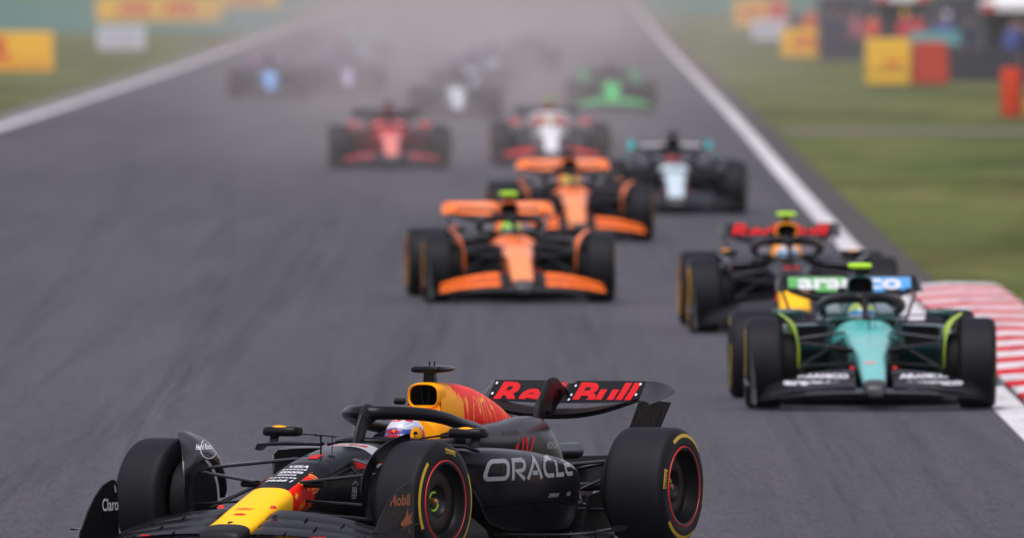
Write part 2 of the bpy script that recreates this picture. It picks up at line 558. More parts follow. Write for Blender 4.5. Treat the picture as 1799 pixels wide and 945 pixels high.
for k, (pts, wd) in enumerate((([(96, -3.4), (118, -2.2), (150, -1.25), (200, -.7), (270, -.9)], .34), ([(96, -5.0), (118, -3.9), (150, -3.0), (200, -2.4), (270, -2.5)], .34),
                               ([(100, 1.9), (130, 2.35), (180, 2.2), (260, 1.7), (380, 1.4)], .40), ([(100, .4), (130, .8), (180, .65), (260, .15), (380, -.1)], .40),
                               ([(135, -4.2), (190, -4.6), (260, -5.4), (340, -6.6)], .32), ([(135, -2.6), (190, -3.0), (260, -3.8), (340, -5.0)], .32),
                               ([(104, 3.2), (124, 2.9), (160, 3.0), (220, 3.3)], .30))):
    c = smooth_curve([(p[1], p[0]) for p in pts], 10)
    sheet("rubber_mark", [(yy, [xx - wd / 2, xx + wd / 2]) for xx, yy in c], .0100 + .0004 * k, RUB)

# the red and white kerb: every painted block is a part of its own
kerb = empty("kerb", (4.7, 165, GZ))
tag(kerb, "raised red and white striped kerb beside the green car", "kerb")
y = 212.0
k = 0
while y > 84:
    L = 2.25
    mb = MB()
    # low ramp profile across, local to the kerb root
    x0, x1 = line_x(y) + 0.19 - 4.7, line_x(y) + 1.22 - 4.7
    x0b, x1b = line_x(y - L) + 0.19 - 4.7, line_x(y - L) + 1.22 - 4.7
    ya, yb = y - 165, y - L - 165 + 0.02
    prof = [(0, 0.0), (0, 0.03), (0.45, 0.065), (0.9, 0.055), (1.0, 0.03), (1.0, 0.0)]
    mb.ring_loft([[(x0 + (x1 - x0) * u, ya, z + 0.004) for u, z in prof], [(x0b + (x1b - x0b) * u, yb, z + 0.004) for u, z in prof]])
    mb.build("kerb_block", PAINT_R if k % 2 else PAINT_K, kerb, smooth=0)
    y -= L; k += 1


# ------------------------------------------------------------------ racing car template (x forward, y left, z up, origin on the ground midway)
ROLE = {}      # object -> material role


def part(o, role, parent=None):
    ROLE[o.name] = role
    if parent is not None: o.parent = parent
    return o


CHASSIS = [  # x, half width top, half width bottom, z top, z bottom
    (2.885, .110, .115, .178, .118), (2.86, .132, .136, .205, .112), (2.80, .142, .142, .226, .118), (2.70, .148, .142, .252, .135), (2.45, .150, .142, .338, .175),
    (2.15, .150, .143, .434, .240), (1.80, .165, .152, .532, .285), (1.45, .190, .170, .612, .27),
    (1.10, .228, .215, .660, .22), (.80, .262, .265, .682, .17), (.45, .290, .31, .672, .13),
    (.05, .298, .33, .664, .11), (-.35, .285, .34, .664, .10)]


def build_car():
    car = empty("racing_car")
    P = {}
    # nose and chassis -------------------------------------------------
    def ch(x0, x1, n):
        return [sellipse(x, *table(CHASSIS, x), 3.0, 44) for x in np.linspace(x0, x1, n)]
    mb = MB(); mb.ring_loft(ch(2.885, 1.62, 60)); P['nose'] = part(mb.build("nose", [None, None], car, 50), 'nose')
    for p in P['nose'].data.polygons: p.material_index = 1 if p.center.x > 2.72 else 0
    mb = MB()
    rings = ch(1.62, -.35, 46)
    mb.ring_loft(rings)
    # open the cockpit: drop the top faces between the dash and the head rest
    keep = []
    for i, f in enumerate(mb.f):
        c = np.mean([mb.v[j] for j in f], axis=0)
        if len(f) == 4 and .02 < c[0] < .74 and abs(c[1]) < .22 and c[2] > .6: continue
        keep.append(f)
    mb.f = keep; mb.mi = [0] * len(keep)
    P['chassis'] = part(mb.build("chassis", None, car, 50), 'body')
    mb = MB()
    mb.ring_loft([[(x, yy, .35) for x, yy in ((.74, -.22), (.74, .22), (.02, .22), (.02, -.22))],
                  [(x, yy, .672) for x, yy in ((.78, -.235), (.78, .235), (-.02, .235), (-.02, -.235))]], True, False)
    part(mb.build("cockpit_tub", None, car, 0), 'dull')
    mb = MB()   # cockpit rim padding, standing proud of the tub
    rim = smooth_curve([(-.10, .21, .668), (.1, .262, .668), (.4, .262, .672), (.66, .21, .682), (.80, .0, .688), (.66, -.21, .682), (.4, -.262, .672), (.1, -.262, .668), (-.10, -.21, .668)], 6)
    mb.tube(rim, [(.026, .022)] * len(rim), 10); part(mb.build("cockpit_rim", None, car), 'rim_pad')
    mb = MB()
    mb.tube([(.80, 0, .70), (.74, 0, .735)], .1, 4, up=(0, 1, 0)); 
    # steering wheel
    mb = MB(); mb.box((.52, 0, .60), (.03, .27, .13)); bevel(me := mb.mesh("steering_wheel"), .02)
    part(mkobj("steering_wheel", me, [None], car), 'dull')
    # head rest behind the driver
    mb = MB(); mb.ring_loft([sellipse(x, a, b, zt, .6, 3, 24) for x, a, b, zt in ((-.02, .10, .15, .79), (-.06, .115, .17, .83), (-.2, .12, .18, .86))])
    part(mb.build("head_rest", None, car), 'airbox')

    # airbox and spine -------------------------------------------------
    SP = [(-.12, .100, .120, 1.015, .70), (-.2, .106, .125, 1.02, .70), (-.4, .102, .13, 1.014, .70), (-.7, .08, .13, .985, .69), (-.95, .058, .12, .938, .66), (-1.2, .045, .11, .865, .62),
          (-1.45, .035, .09, .77, .55), (-1.8, .03, .07, .64, .45), (-2.15, .02, .05, .52, .40)]
    mb = MB(); rings = [sellipse(x, *table(SP, x), 2.6, 36) for x in np.linspace(-.14, -2.15, 60)]
    mb.ring_loft(rings, False, True)
    P['spine'] = part(mb.build("engine_cover", None, car, 60), 'spine')
    # inlet: lip torus and dark throat
    def inlet(x, a, b, zc, n=3.0, N=36):
        return [(x, a * math.copysign(abs(math.cos(t)) ** (2 / n), math.cos(t)), zc + b * math.copysign(abs(math.sin(t)) ** (2 / n), math.sin(t))) for t in [2 * math.pi * k / N for k in range(N)]]
    mb = MB(); mb.ring_loft([inlet(-.22, .106, .079, .940), inlet(-.15, .107, .080, .938), inlet(-.118, .103, .077, .937), inlet(-.108, .097, .071, .937), inlet(-.118, .091, .066, .937), inlet(-.2, .086, .061, .937)], False, False)
    P['lip'] = part(mb.build("air_intake", None, car, 60), 'airbox')
    mb = MB(); mb.ring_loft([inlet(-.125, .090, .064, .937), inlet(-.42, .06, .045, .93)], False, True)
    t = part(mb.build("intake_throat", None, car), 'dull')
    for s in (-1, 1):
        mb = MB(); mb.tube([(-.15, s * .014, .885), (-.15, s * .032, .99)], .004, 6)
        part(mb.build("intake_strut", None, car), 'carbon')
    # roll hoop front panel below the inlet
    mb = MB(); mb.ring_loft([[(-.13, y_, z) for y_, z in ((-.10, .88), (.10, .88), (.135, .70), (-.135, .70))], [(-.3, y_, z) for y_, z in ((-.10, .88), (.10, .88), (.135, .70), (-.135, .70))]])
    part(mb.build("roll_hoop", None, car), 'airbox')
    # side camera pod and top camera
    mb = MB(); mb.tube([(-.10, -.115, .905), (-.10, -.135, .905), (-.10, -.175, .905), (-.10, -.185, .905)], [.02, .021, .021, .012], 12)
    part(mb.build("camera_pod", None, car), 'carbon')
    mb = MB(); mb.ring_loft([[(x, a * math.copysign(abs(math.cos(t)) ** .6, math.cos(t)), 1.096 + h_ * math.copysign(abs(math.sin(t)) ** .45, math.sin(t))) for t in [2 * math.pi * k / 24 for k in range(24)]]
                             for x, a, h_ in ((-.130, .075, .012), (-.134, .088, .018), (-.15, .095, .022), (-.22, .096, .023), (-.30, .094, .022), (-.38, .082, .019), (-.48, .050, .011), (-.545, .022, .003))])
    P['tcam'] = part(mb.build("camera", None, car, 50), 'tcam')
    mb = MB(); mb.ring_loft([sellipse(-.25, .03, .034, 1.09, 1.0, 4, 12), sellipse(-.20, .034, .038, 1.09, 1.0, 4, 12), sellipse(-.30, .03, .03, 1.09, 1.0, 4, 12)][0:2])
    part(mb.build("camera_mast", None, car), 'carbon')
    for y_ in (-.012, .02):
        mb = MB(); mb.tube([(-.24, y_, 1.118), (-.24, y_, 1.142)], .005, 6); part(mb.build("antenna", None, car), 'carbon')

    # shoulder bulges (cannons) ---------------------------------------
    for s in (1, -1):
        CN = [(-.05, .23, .72, .10, .06), (-.3, .235, .752, .13, .11), (-.8, .225, .772, .13, .17), (-1.2, .20, .795, .12, .22), (-1.42, .185, .785, .11, .24), (-1.6, .165, .725, .10, .22), (-1.8, .13, .61, .09, .17), (-1.98, .10, .47, .07, .10)]
        rings = []
        for x in np.linspace(-.05, -1.98, 40):
            yc, zt, hw, hh = table(CN, x)
            rings.append([(x, s * (yc - .02 + hw * math.copysign(abs(math.cos(t)) ** .8, math.cos(t))), zt - hh + hh * math.copysign(abs(math.sin(t)) ** .8, math.sin(t))) for t in [2 * math.pi * k / 28 for k in range(28)]])
        mb = MB(); mb.ring_loft(rings)
        o = part(mb.build("shoulder_cover", None, car, 60), 'cover')
        P['cannon%d' % s] = o

    # side pods --------------------------------------------------------
    SPD = [(.74, .60, .640, .455, .00), (.66, .655, .648, .40, .01), (.5, .70, .648, .31, .06), (.2, .722, .642, .17, .13), (-.2, .715, .622, .12, .14), (-.6, .675, .590, .11, .12),
           (-.95, .62, .556, .11, .09), (-1.25, .54, .508, .11, .06), (-1.6, .38, .42, .12, .04), (-2.0, .24, .33, .14, .02)]
    for s in (1, -1):
        rings = []
        for x in np.linspace(.74, -2.0, 56):
            yo, zt, zb, uc = table(SPD, x); zt -= .012
            h = zt - zb
            half = [(.12, zt + .012), (yo * .55, zt + .012), (yo - .10, zt + .004), (yo - .025, zt - .022), (yo, zt - .075), (yo - .004, zt - .45 * h), (yo - uc * .45, zt - .70 * h), (yo - uc, zb + .03), (yo - uc - .06, zb), (.12, zb)]
            pr = smooth_curve(half, 4)
            rings.append([(x, s * a, b) for a, b in pr])
        mb = MB(); mb.ring_loft(rings)
        P['pod%d' % s] = part(mb.build("side_pod", None, car, 50), 'pod')
        mb = MB(); mb.ring_loft([[(x, s * a, b) for a, b in ((.30, .63), (.57, .628), (.60, .60), (.585, .49), (.33, .475))] for x in (.75, .743)])
        part(mb.build("pod_inlet", None, car, 0), 'dull')
        # wing profile over the inlet
        mb = MB(); mb.tube([(.78, s * .27, .665), (.80, s * .5, .668), (.77, s * .66, .66), (.70, s * .715, .63)], [(.05, .012), (.05, .013), (.05, .013), (.03, .01)], 10)
        part(mb.build("inlet_winglet", None, car), 'carbon')

    # floor ------------------------------------------------------------
    pl = [(1.02, .33), (.98, .62), (.75, .76), (.2, .80), (-.6, .80), (-1.1, .80), (-1.32, .74), (-1.42, .56), (-2.2, .50)]
    poly = pl + [(a, -b) for a, b in pl[::-1]]
    mb = MB(); mb.plate(poly, .062, .024, 'z'); part(mb.build("floor", None, car, 0), 'carbon')
    for s in (1, -1):
        mb = MB()
        for k_, (xa, xb) in enumerate(((1.04, .62),)):
            mb.plate([(1.05, .08), (1.08, .34), (.9, .36), (.55, .20), (.5, .08)], s * .50, .01)
        part(mb.build("floor_fence", None, car, 0), 'carbon')
        mb = MB(); mb.plate([(1.00, .08), (1.02, .28), (.85, .30), (.45, .15), (.4, .08)], s * .66, .01)
        part(mb.build("floor_fence", None, car, 0), 'carbon')
        # edge wing: a thin lifted strip along the floor edge
        ew = [(.55, s * .80, .13), (.1, s * .83, .115), (-.5, s * .835, .105), (-1.1, s * .83, .11), (-1.3, s * .79, .13)]
        mb = MB(); mb.tube(smooth_curve(ew, 5), (.05, .008), 8); part(mb.build("edge_wing", None, car), 'carbon')
        for xx in (.3, -.1, -.5, -.9):
            mb = MB(); mb.box((xx, s * .80, .09), (.02, .012, .06)); part(mb.build("edge_bracket", None, car, 0), 'carbon')
        mb = MB(); mb.plate([(-1.55, .08), (-1.6, .30), (-2.4, .40), (-2.45, .12)], s * .44, .014); part(mb.build("diffuser_wall", None, car, 0), 'dull')
    mb = MB(); mb.ring_loft([[(x, y_, z + d) for y_ in (-.43, .43) for d in ((0, .02) if y_ < 0 else (.02, 0))] for x, z in ((-1.6, .06), (-2.0, .12), (-2.4, .26))])
    part(mb.build("diffuser", None, car, 0), 'dull')

    # gearbox, crash structure, exhaust, rear light -------------------
    mb = MB(); mb.ring_loft([sellipse(x, a, a, zt, zb, 3, 20) for x, a, zt, zb in ((-1.5, .17, .40, .14), (-2.0, .12, .38, .18), (-2.6, .05, .36, .28))])
    part(mb.build("gearbox", None, car), 'carbon')
    mb = MB(); mb.box((-2.62, 0, .32), (.03, .07, .10)); part(mb.build("rear_light", None, car, 0), 'red')
    mb = MB(); mb.lathe([(.040, .0), (.052, .0), (.052, .40), (.040, .40), (.038, .05)], 20, 'z')
    mb.v = [(-2.05 - z, xx, .555 + yy) for xx, yy, z in mb.v]; part(mb.build("exhaust", None, car), 'exhaust')

    # halo --------------------------------------------------------------
    pth = smooth_curve([(-.50, .25, .70), (-.34, .285, .722), (-.15, .315, .748), (.06, .322, .776), (.24, .30, .812), (.42, .25, .838), (.59, .165, .851), (.70, .07, .854), (.722, 0, .854)], 6)
    full = pth + [(a, -b, c) for a, b, c in pth[::-1][1:]]
    rad = []
    for i in range(len(full)):
        q = abs(i - (len(full) - 1) / 2) / ((len(full) - 1) / 2)
        rad.append((.034 + .012 * (1 - q), .030 + .014 * (1 - q) ** .7))
    mb = MB(); mb.tube(full, rad, 16)
    P['halo'] = part(mb.build("halo", None, car, 60), 'halo')
    pil = smooth_curve([(.86, 0, .655), (.83, 0, .72), (.79, 0, .78), (.745, 0, .822), (.69, 0, .852)], 5)
    mb = MB(); mb.tube(pil, [(.024 + .050 * max(0, (i / (len(pil) - 1) - .5)) ** 1.3 * 2, .062) for i in range(len(pil))], 16, up=(1, 0, 0))
    part(mb.build("halo_pillar", None, car, 60), 'halo')
    # pitot and aerial in front of the cockpit
    mb = MB(); mb.tube([(1.42, .01, .61), (1.42, .01, .735)], .006, 8); mb.tube([(1.40, .01, .735), (1.50, .01, .738)], .008, 8); part(mb.build("pitot_tube", None, car), 'carbon')
    mb = MB(); mb.tube([(1.36, .055, .61), (1.36, .058, .735)], .003, 6); part(mb.build("aerial", None, car), 'carbon')
    for s in (-1, 1):
        mb = MB(); mb.tube([(1.95, s * .135, .455), (1.95, s * .20, .455), (1.95, s * .262, .455), (1.95, s * .272, .455)], [.019, .019, .019, .012], 12)
        part(mb.build("nose_camera", None, car), 'carbon')

    # mirrors -----------------------------------------------------------
    for s in (1, -1):
        mb = MB(); mb.ring_loft([[(.60 - .16 * abs(q) ** 1.5 + a * math.copysign(abs(math.cos(t)) ** .65, math.cos(t)), s * (.615 + q), .735 + h_ * math.copysign(abs(math.sin(t)) ** .65, math.sin(t))) for t in [2 * math.pi * k / 20 for k in range(20)]]
                                 for q, a, h_ in ((-.118, .02, .018), (-.114, .05, .027), (-.10, .060, .031), (-.04, .066, .032), (.04, .066, .032), (.09, .060, .031), (.108, .045, .026), (.114, .02, .016))])
        P['mir%d' % s] = part(mb.build("mirror", None, car, 50), 'mirror')
        mb = MB(); mb.tube([(.56, s * .52, .72), (.54, s * .40, .715), (.5, s * .27, .70)], [(.03, .006)] * 3, 8); part(mb.build("mirror_stay", None, car), 'carbon')
        mb = MB(); mb.tube([(.60, s * .66, .715), (.62, s * .66, .65)], [(.03, .008)] * 2, 8); part(mb.build("mirror_stay", None, car), 'carbon')
        mb = MB(); mb.lathe([(.001, .004), (.5, .003), (.82, .001), (.97, -.003), (1.0, -.008)], 28, 'z')
        mb.v = [(.647 + a * .016 + c, s * (.612 + b * .062), .7575 - a * .016 + c) for a, b, c in mb.v]
        part(mb.build("mirror_badge", None, car), 'badge')

    # suspension ----------------------------------------------------------
    def arm(a, b, wd=(.040, .011), name="suspension_arm", role='arm'):
        a, b = Vector(a), Vector(b); m = (a + b) / 2
        mb = MB(); mb.tube([a, a.lerp(b, .15), m, a.lerp(b, .85), b], [wd] * 5, 10); part(mb.build(name, None, car), role)
    for s in (1, -1):
        arm((1.78, s * .66, .535), (1.98, s * .135, .535) if False else (1.30, s * .20, .588))
        arm((1.82, s * .66, .530), (2.02, s * .14, .470), (.030, .010))
        arm((1.80, s * .66, .24), (1.98, s * .13, .285), (.036, .010))
        arm((1.76, s * .66, .24), (1.20, s * .21, .30), (.036, .010))
        arm((1.76, s * .64, .27), (1.36, s * .19, .54), (.016, .012), "push_rod")
        arm((1.95, s * .66, .33), (1.94, s * .13, .36), (.024, .009), "track_rod")
        arm((-1.76, s * .62, .52), (-1.45, s * .10, .47)); arm((-1.80, s * .62, .52), (-2.12, s * .09, .44))
        arm((-1.78, s * .62, .22), (-1.45, s * .14, .22)); arm((-1.82, s * .62, .22), (-2.1, s * .10, .24))
        arm((-1.74, s * .62, .46), (-1.55, s * .12, .22), (.015, .012), "push_rod")
        arm((-1.80, s * .62, .36), (-1.8, s * .10, .34), (.026, .026), "drive_shaft")
        # brake drums (inboard)
        for xa, ya, nm in ((1.8, .60, "brake_duct"), (-1.8, .54, "brake_duct")):
            mb = MB(); mb.lathe([(.01, -.02), (.19, -.02), (.225, .0), (.235, .05), (.235, .10)], 36, 'y')
            mb.v = [(xa + a, s * (ya + b), .36 + c) for a, b, c in mb.v]; part(mb.build(nm, None, car), 'dull')
        # inlet scoop
        mb = MB(); mb.ring_loft([[(x, s * (y_ - .0), z) for y_, z in ((.56, .26), (.60, .26), (.60, .50), (.56, .50))] for x in (1.80, 1.99, 2.0)])
        part(mb.build("brake_scoop", None, car), 'dull')
        # over-wheel deflector: a plate on the inner face which rolls outward over the tyre
        DF = [(-8, .262, .575), (0, .285, .576), (20, .325, .580), (40, .350, .602), (60, .374, .650), (84, .396, .732), (100, .402, .724), (120, .404, .672), (150, .402, .625), (172, .36, .60), (180, .30, .59)]
        mb = MB(); rings = []
        for a_ in np.linspace(-8, 180, 48):
            ro, yo = table(DF, a_); a = R(a_); ri, yi = .235, .588
            pr = []
            for q in np.linspace(0, 1, 8):
                pr.append((ri + (ro - ri) * q ** .92, yi + (yo - yi) * q ** 2.2))
            loop = pr + [(r_ - .003, y_ - .008) for r_, y_ in pr[::-1]]
            rings.append([(1.8 + r_ * math.cos(a), s * y_, .36 + r_ * math.sin(a)) for r_, y_ in loop])
        mb.ring_loft(rings); P['defl%d' % s] = part(mb.build("wheel_deflector", None, car, 50), 'deflector')

    # wheels -----------------------------------------------------------
    def wheel(name, xw, s, wd, ang, steer):
        hw = wd / 2
        prof = smooth_curve([(.225, -.90), (.25, -.985), (.285, -1.0), (.318, -.965), (.342, -.88), (.3555, -.74), (.359, -.5), (.360, 0), (.359, .5), (.3555, .74), (.342, .88), (.318, .965), (.285, 1.0), (.25, .985), (.225, .90)], 3)
        root = None
        rp = [(.232, .90), (.243, .985), (.238, 1.0), (.225, .985), (.222, .70), (.214, .60), (.205, .58), (.190, .60), (.176, .635), (.172, .64)]
        mb = MB(); mb.lathe([(r_, h * hw) for r_, h in rp], 56)
        rim = part(mb.build(name, None, car, 40), 'rim')
        mb = MB(); mb.lathe([(r_, h * hw) for r_, h in prof], 72)
        tm = mb.mesh("tyre", 60)
        tm.materials.append(None); tm.materials.append(None)
        for p in tm.polygons:
            rr = math.hypot(p.center.x, p.center.z)
            p.material_index = 0 if rr > .345 else 1
        o = mkobj("tyre", tm, [None, None], rim); ROLE[o.name] = 'tyre'
        mb = MB(); mb.lathe([(.172, .64 * hw), (.165, .66 * hw), (.110, .66 * hw), (.098, .62 * hw)], 48); part(mb.build("wheel_cover", None, rim), 'rim_ring')
        mb = MB(); mb.lathe([(.098, .62 * hw), (.092, .50 * hw), (.060, .34 * hw), (.035, .32 * hw), (.030, .30 * hw)], 40); mb.lathe([(.035, .32 * hw), (.001, .33 * hw)], 24)
        part(mb.build("hub", None, rim), 'hub')
        mb = MB(); mb.lathe([(.001, .62 * hw), (.016, .62 * hw), (.022, .56 * hw), (.024, .33 * hw)], 12); part(mb.build("wheel_nut", None, rim), 'nut')
        for a0 in (50, 230):
            mb = MB(); mb.tube([(.055 * math.cos(R(a0 + q)), .45 * hw, .055 * math.sin(R(a0 + q))) for q in range(0, 91, 15)], .006, 8); part(mb.build("hub_clip", None, rim), 'clip')
        mb = MB(); mb.lathe([(.2405, .992 * hw), (.2415, 1.012 * hw), (.2445, 1.010 * hw), (.247, .985 * hw)], 72); part(mb.build("rim_stripe", None, rim), 'stripe')
        # sidewall print: two arcs and two word marks
        def side_y(r_):
            A = sorted([(a_, b_) for a_, b_ in prof if b_ > .5]); return float(np.interp(r_, [a_ for a_, _ in A], [b_ for _, b_ in A])) * hw + .0022
        for a0, a1 in ((0, 78), (180, 258)):
            mb = MB(); rings = []
            for q in np.linspace(a0, a1, 22):
                rings.append([(r_ * math.cos(R(q)), side_y(r_), r_ * math.sin(R(q))) for r_ in (.300, .307, .314, .321)])
            mb.ring_loft(rings, closed=False); part(mb.build("sidewall_mark", None, rim, 60), 'tmark')
        for a0 in (130, 310):
            vf = merge2d([shift2d(fit2d(text2d("PIRELLI", 1, .03), .115, .018), 0, -.010), strokes2d([([(-.058, .0085), (.058, .0085)], False), ([(-.058, -.022), (-.058, .0085)], False)], .010)])
            bm = bmesh.new(); vv = []
            for u, v in vf[0]:
                a = R(a0) - u / .305; r_ = .305 + v
                vv.append(bm.verts.new((r_ * math.cos(a), side_y(r_) + .0006, r_ * math.sin(a))))
            for f in vf[1]:
                try: bm.faces.new([vv[i] for i in f])
                except ValueError: pass
            me = bpy.data.meshes.new("sidewall_lettering"); bm.to_mesh(me); bm.free()
            part(mkobj("sidewall_lettering", me, [None], rim), 'tmark')
        rim.location = (xw, s * (1.0 - hw - .002), .36)
        rim.rotation_mode = 'XYZ'
        rim.rotation_euler = (0, -R(ang) * s, (0 if s > 0 else math.pi) + steer)
        return rim
    P['w_fl'] = wheel("wheel", 1.8, 1, .305, 150, 0)
    P['w_fr'] = wheel("wheel", 1.8, -1, .305, 60, 0)
    P['w_rl'] = wheel("wheel", -1.8, 1, .405, 240, 0)
    P['w_rr'] = wheel("wheel", -1.8, -1, .405, 15, 0)

    # front wing --------------------------------------------------------
    def fw(k_, y0, y1, n=16):
        rings = []
        for y_ in np.linspace(y0, y1, n):
            q = max(0, (abs(y_) - .12) / .82)
            hump = 1 - q ** 2.3
            zl = (.140 + .044 * k_) * hump + (.074 + .017 * k_) * (1 - hump)
            xl = 2.885 - .118 * k_ - (.23 - .03 * k_) * q ** 1.6
            chd = (.125 if k_ else .17) * (1 - .2 * q)
            zr = zl + (.043 if k_ else .034) * (1 - .35 * q)
            if k_ and abs(y_) < .19:                      # inner ends roll down beside the nose
                d = (.19 - abs(y_)) / .07
                zl -= .02 * d * d; zr -= .035 * d * d
            xt = xl - chd
            c1 = .004
            rings.append([(xl, y_, zl), (xl - .25 * chd, y_, zl + (zr - zl) * .18 + .008), (xl - .6 * chd, y_, zl + (zr - zl) * .52 + .008), (xt, y_, zr + c1),
                          (xt, y_, zr), (xl - .6 * chd, y_, zl + (zr - zl) * .48 - .008), (xl - .25 * chd, y_, zl + (zr - zl) * .12 - .010)])
        return rings
    mb = MB(); mb.ring_loft(fw(0, -.935, .935, 40)); P['fwmain'] = part(mb.build("wing_mainplane", None, car, 50), 'fwmain')
    for s in (1, -1):
        for k_ in (1, 2, 3):
            mb = MB(); mb.ring_loft(fw(k_, s * .150, s * (.93 - .03 * k_), 26)); P['flap%d%d' % (k_, s)] = part(mb.build("wing_flap", None, car, 50), 'flap%d' % k_)
            for q in ((.36, .66), (.50, .78), (.40, .62))[k_ - 1]:
                r_ = fw(k_, s * q, s * (q + .012), 2)[0]
                mb = MB(); mb.plate([(r_[0][0] + .004, r_[0][2] - .010), (r_[1][0], r_[1][2] + .006), (r_[0][0] + .035, r_[0][2] - .004)], s * q, .006)
                part(mb.build("slot_bracket", None, car, 0), 'dull')
        ep = [(2.20, .05), (2.215, .44), (2.24, .475), (2.30, .482), (2.42, .455), (2.55, .385), (2.66, .30), (2.78, .17), (2.84, .05)]
        mb = MB(); mb.plate(ep, lambda x, z: s * (.945 + .02 * (2.84 - x) + .03 * max(0, z - .25)), .010)
        P['ep%d' % s] = part(mb.build("wing_endplate", None, car, 0), 'endplate')
        mb = MB(); mb.tube([(2.80, s * .975, .20), (2.5, s * .985, .205), (2.25, s * .99, .24)], [(.03, .005)] * 3, 8); part(mb.build("dive_plane", None, car), 'carbon')
        mb = MB(); mb.lathe([(.001, .02), (.016, .018), (.02, .0)], 10, 'z'); mb.v = [(2.47 + a, s * (.170 + b) , .325 + c) for a, b, c in mb.v]
        part(mb.build("flap_adjuster", None, car), 'red')

    # rear wing -----------------------------------------------------------
    def rw(kind, n=34):
        rings = []
        for y_ in np.linspace(-.505, .505, n):
            q = abs(y_) / .505
            e = q ** 2.2
            if kind == 'main':
                zl = .785 + .080 * e; xl = -2.02 - .03 * e; xt = xl - .25; zt = zl + .030 * (1 - e * .4); t_ = .032 * (1 - .5 * e)
                notch = 0
            else:
                xl = -2.235; zl = .850 + .018 * e; xt = -2.365; notch = .022 * math.exp(-(y_ / .03) ** 2); zt = .982 - notch; t_ = .008
            rings.append([(xl, y_, zl), (xl + (xt - xl) * .3, y_, zl + (zt - zl) * .15 + t_ * .6), (xl + (xt - xl) * .7, y_, zl + (zt - zl) * .62 + t_ * .4), (xt, y_, zt + .004), (xt - .004, y_, zt),
                          (xl + (xt - xl) * .7, y_, zl + (zt - zl) * .55 - t_), (xl + (xt - xl) * .3, y_, zl + (zt - zl) * .05 - t_)])
        return rings
    mb = MB(); mb.ring_loft(rw('main')); P['rwmain'] = part(mb.build("rear_mainplane", None, car, 50), 'rwmain')
    mb = MB(); mb.ring_loft(rw('flap')); P['rwflap'] = part(mb.build("rear_flap", None, car, 50), 'rwflap')
    for s in (1, -1):
        # upper tip panel leaning outward, then the lower panel tucking inward
        TP = [(.506, -2.232, .868, -2.366, .984), (.535, -2.225, .868, -2.40, .984), (.565, -2.215, .864, -2.46, .975), (.585, -2.20, .860, -2.54, .955), (.595, -2.19, .855, -2.60, .92)]
        rings = []
        for y_, xa, za, xb, zb in TP:
            up = [(xa + (xb - xa) * q, s * y_, za + (zb - za) * (q ** 1.25)) for q in np.linspace(0, 1, 7)]
            rings.append(up + [(a - .002, b, c - .010) for a, b, c in up[::-1]])
        mb = MB(); mb.ring_loft(rings); P['rwtip%d' % s] = part(mb.build("rear_wing_tip", None, car, 50), 'rwtip')
        mb = MB(); mb.plate([(-2.14, .66), (-2.16, .86), (-2.30, .872), (-2.66, .850), (-2.62, .70), (-2.58, .66)], lambda x, z: s * (.545 - .35 * max(0, .86 - z)), .010)
        P['rwep%d' % s] = part(mb.build("rear_endplate", None, car, 0), 'rwend')
        mb = MB(); mb.plate([(-2.2, .30), (-2.26, .655), (-2.57, .655), (-2.55, .30)], lambda x, z: s * (.475 - .1 * (.66 - z)), .010)
        part(mb.build("rear_endplate", None, car, 0), 'dull')
    prof = smooth_curve([(-1.74, .60), (-1.80, .74), (-1.85, .85), (-1.94, .925), (-2.00, .985), (-2.06, 1.012), (-2.13, 1.010), (-2.19, .975), (-2.235, .93), (-2.24, .90), (-2.19, .91), (-2.13, .93), (-2.07, .90), (-2.04, .83), (-2.06, .79), (-2.00, .775), (-1.95, .80), (-1.90, .72), (-1.86, .60)], 4, True)
    mb = MB(); mb.plate(prof, 0, .040); bevel(me := mb.mesh("wing_pylon"), .012); P['pylon'] = part(mkobj("wing_pylon", me, [None], car), 'carbon')
    mb = MB(); mb.tube([(-2.17, 0, .985), (-2.27, 0, .935), (-2.33, 0, .90)], [.014, .01, .01], 8); part(mb.build("flap_actuator", None, car), 'carbon')
    for k_ in (0, 1):
        rings = [[(-2.25 - k_ * .12, y_, .36 + k_ * .06 + .03 * abs(y_)), (-2.32 - k_ * .12, y_, .41 + k_ * .06 + .03 * abs(y_)), (-2.39 - k_ * .12, y_, .46 + k_ * .06 + .03 * abs(y_)), (-2.32 - k_ * .12, y_, .395 + k_ * .06 + .03 * abs(y_))] for y_ in np.linspace(-.44, .44, 12)]
        mb = MB(); mb.ring_loft(rings); part(mb.build("beam_wing", None, car, 40), 'carbon')
    return car, P


car0, P = build_car()



# ------------------------------------------------------------------ driver
def skin_mesh(name, verts, edges, radii, sub=2, root=0):
    me = bpy.data.meshes.new(name); me.from_pydata(verts, edges, [])
    o = bpy.data.objects.new(name, me); COL.objects.link(o)
    md = o.modifiers.new("s", 'SKIN'); md.use_smooth_shade = True
    for i, sv in enumerate(me.skin_vertices[0].data):
        r = radii[i]; sv.radius = r if isinstance(r, tuple) else (r, r); sv.use_root = (i == root)
    sb = o.modifiers.new("u", 'SUBSURF'); sb.levels = sub; sb.render_levels = sub
    dg = bpy.context.evaluated_depsgraph_get(); dg.update()
    out = bpy.data.meshes.new_from_object(o.evaluated_get(dg), depsgraph=dg)
    out.name = name
    bpy.data.objects.remove(o); bpy.data.meshes.remove(me)
    out.materials.clear()
    out.shade_smooth()
    return out


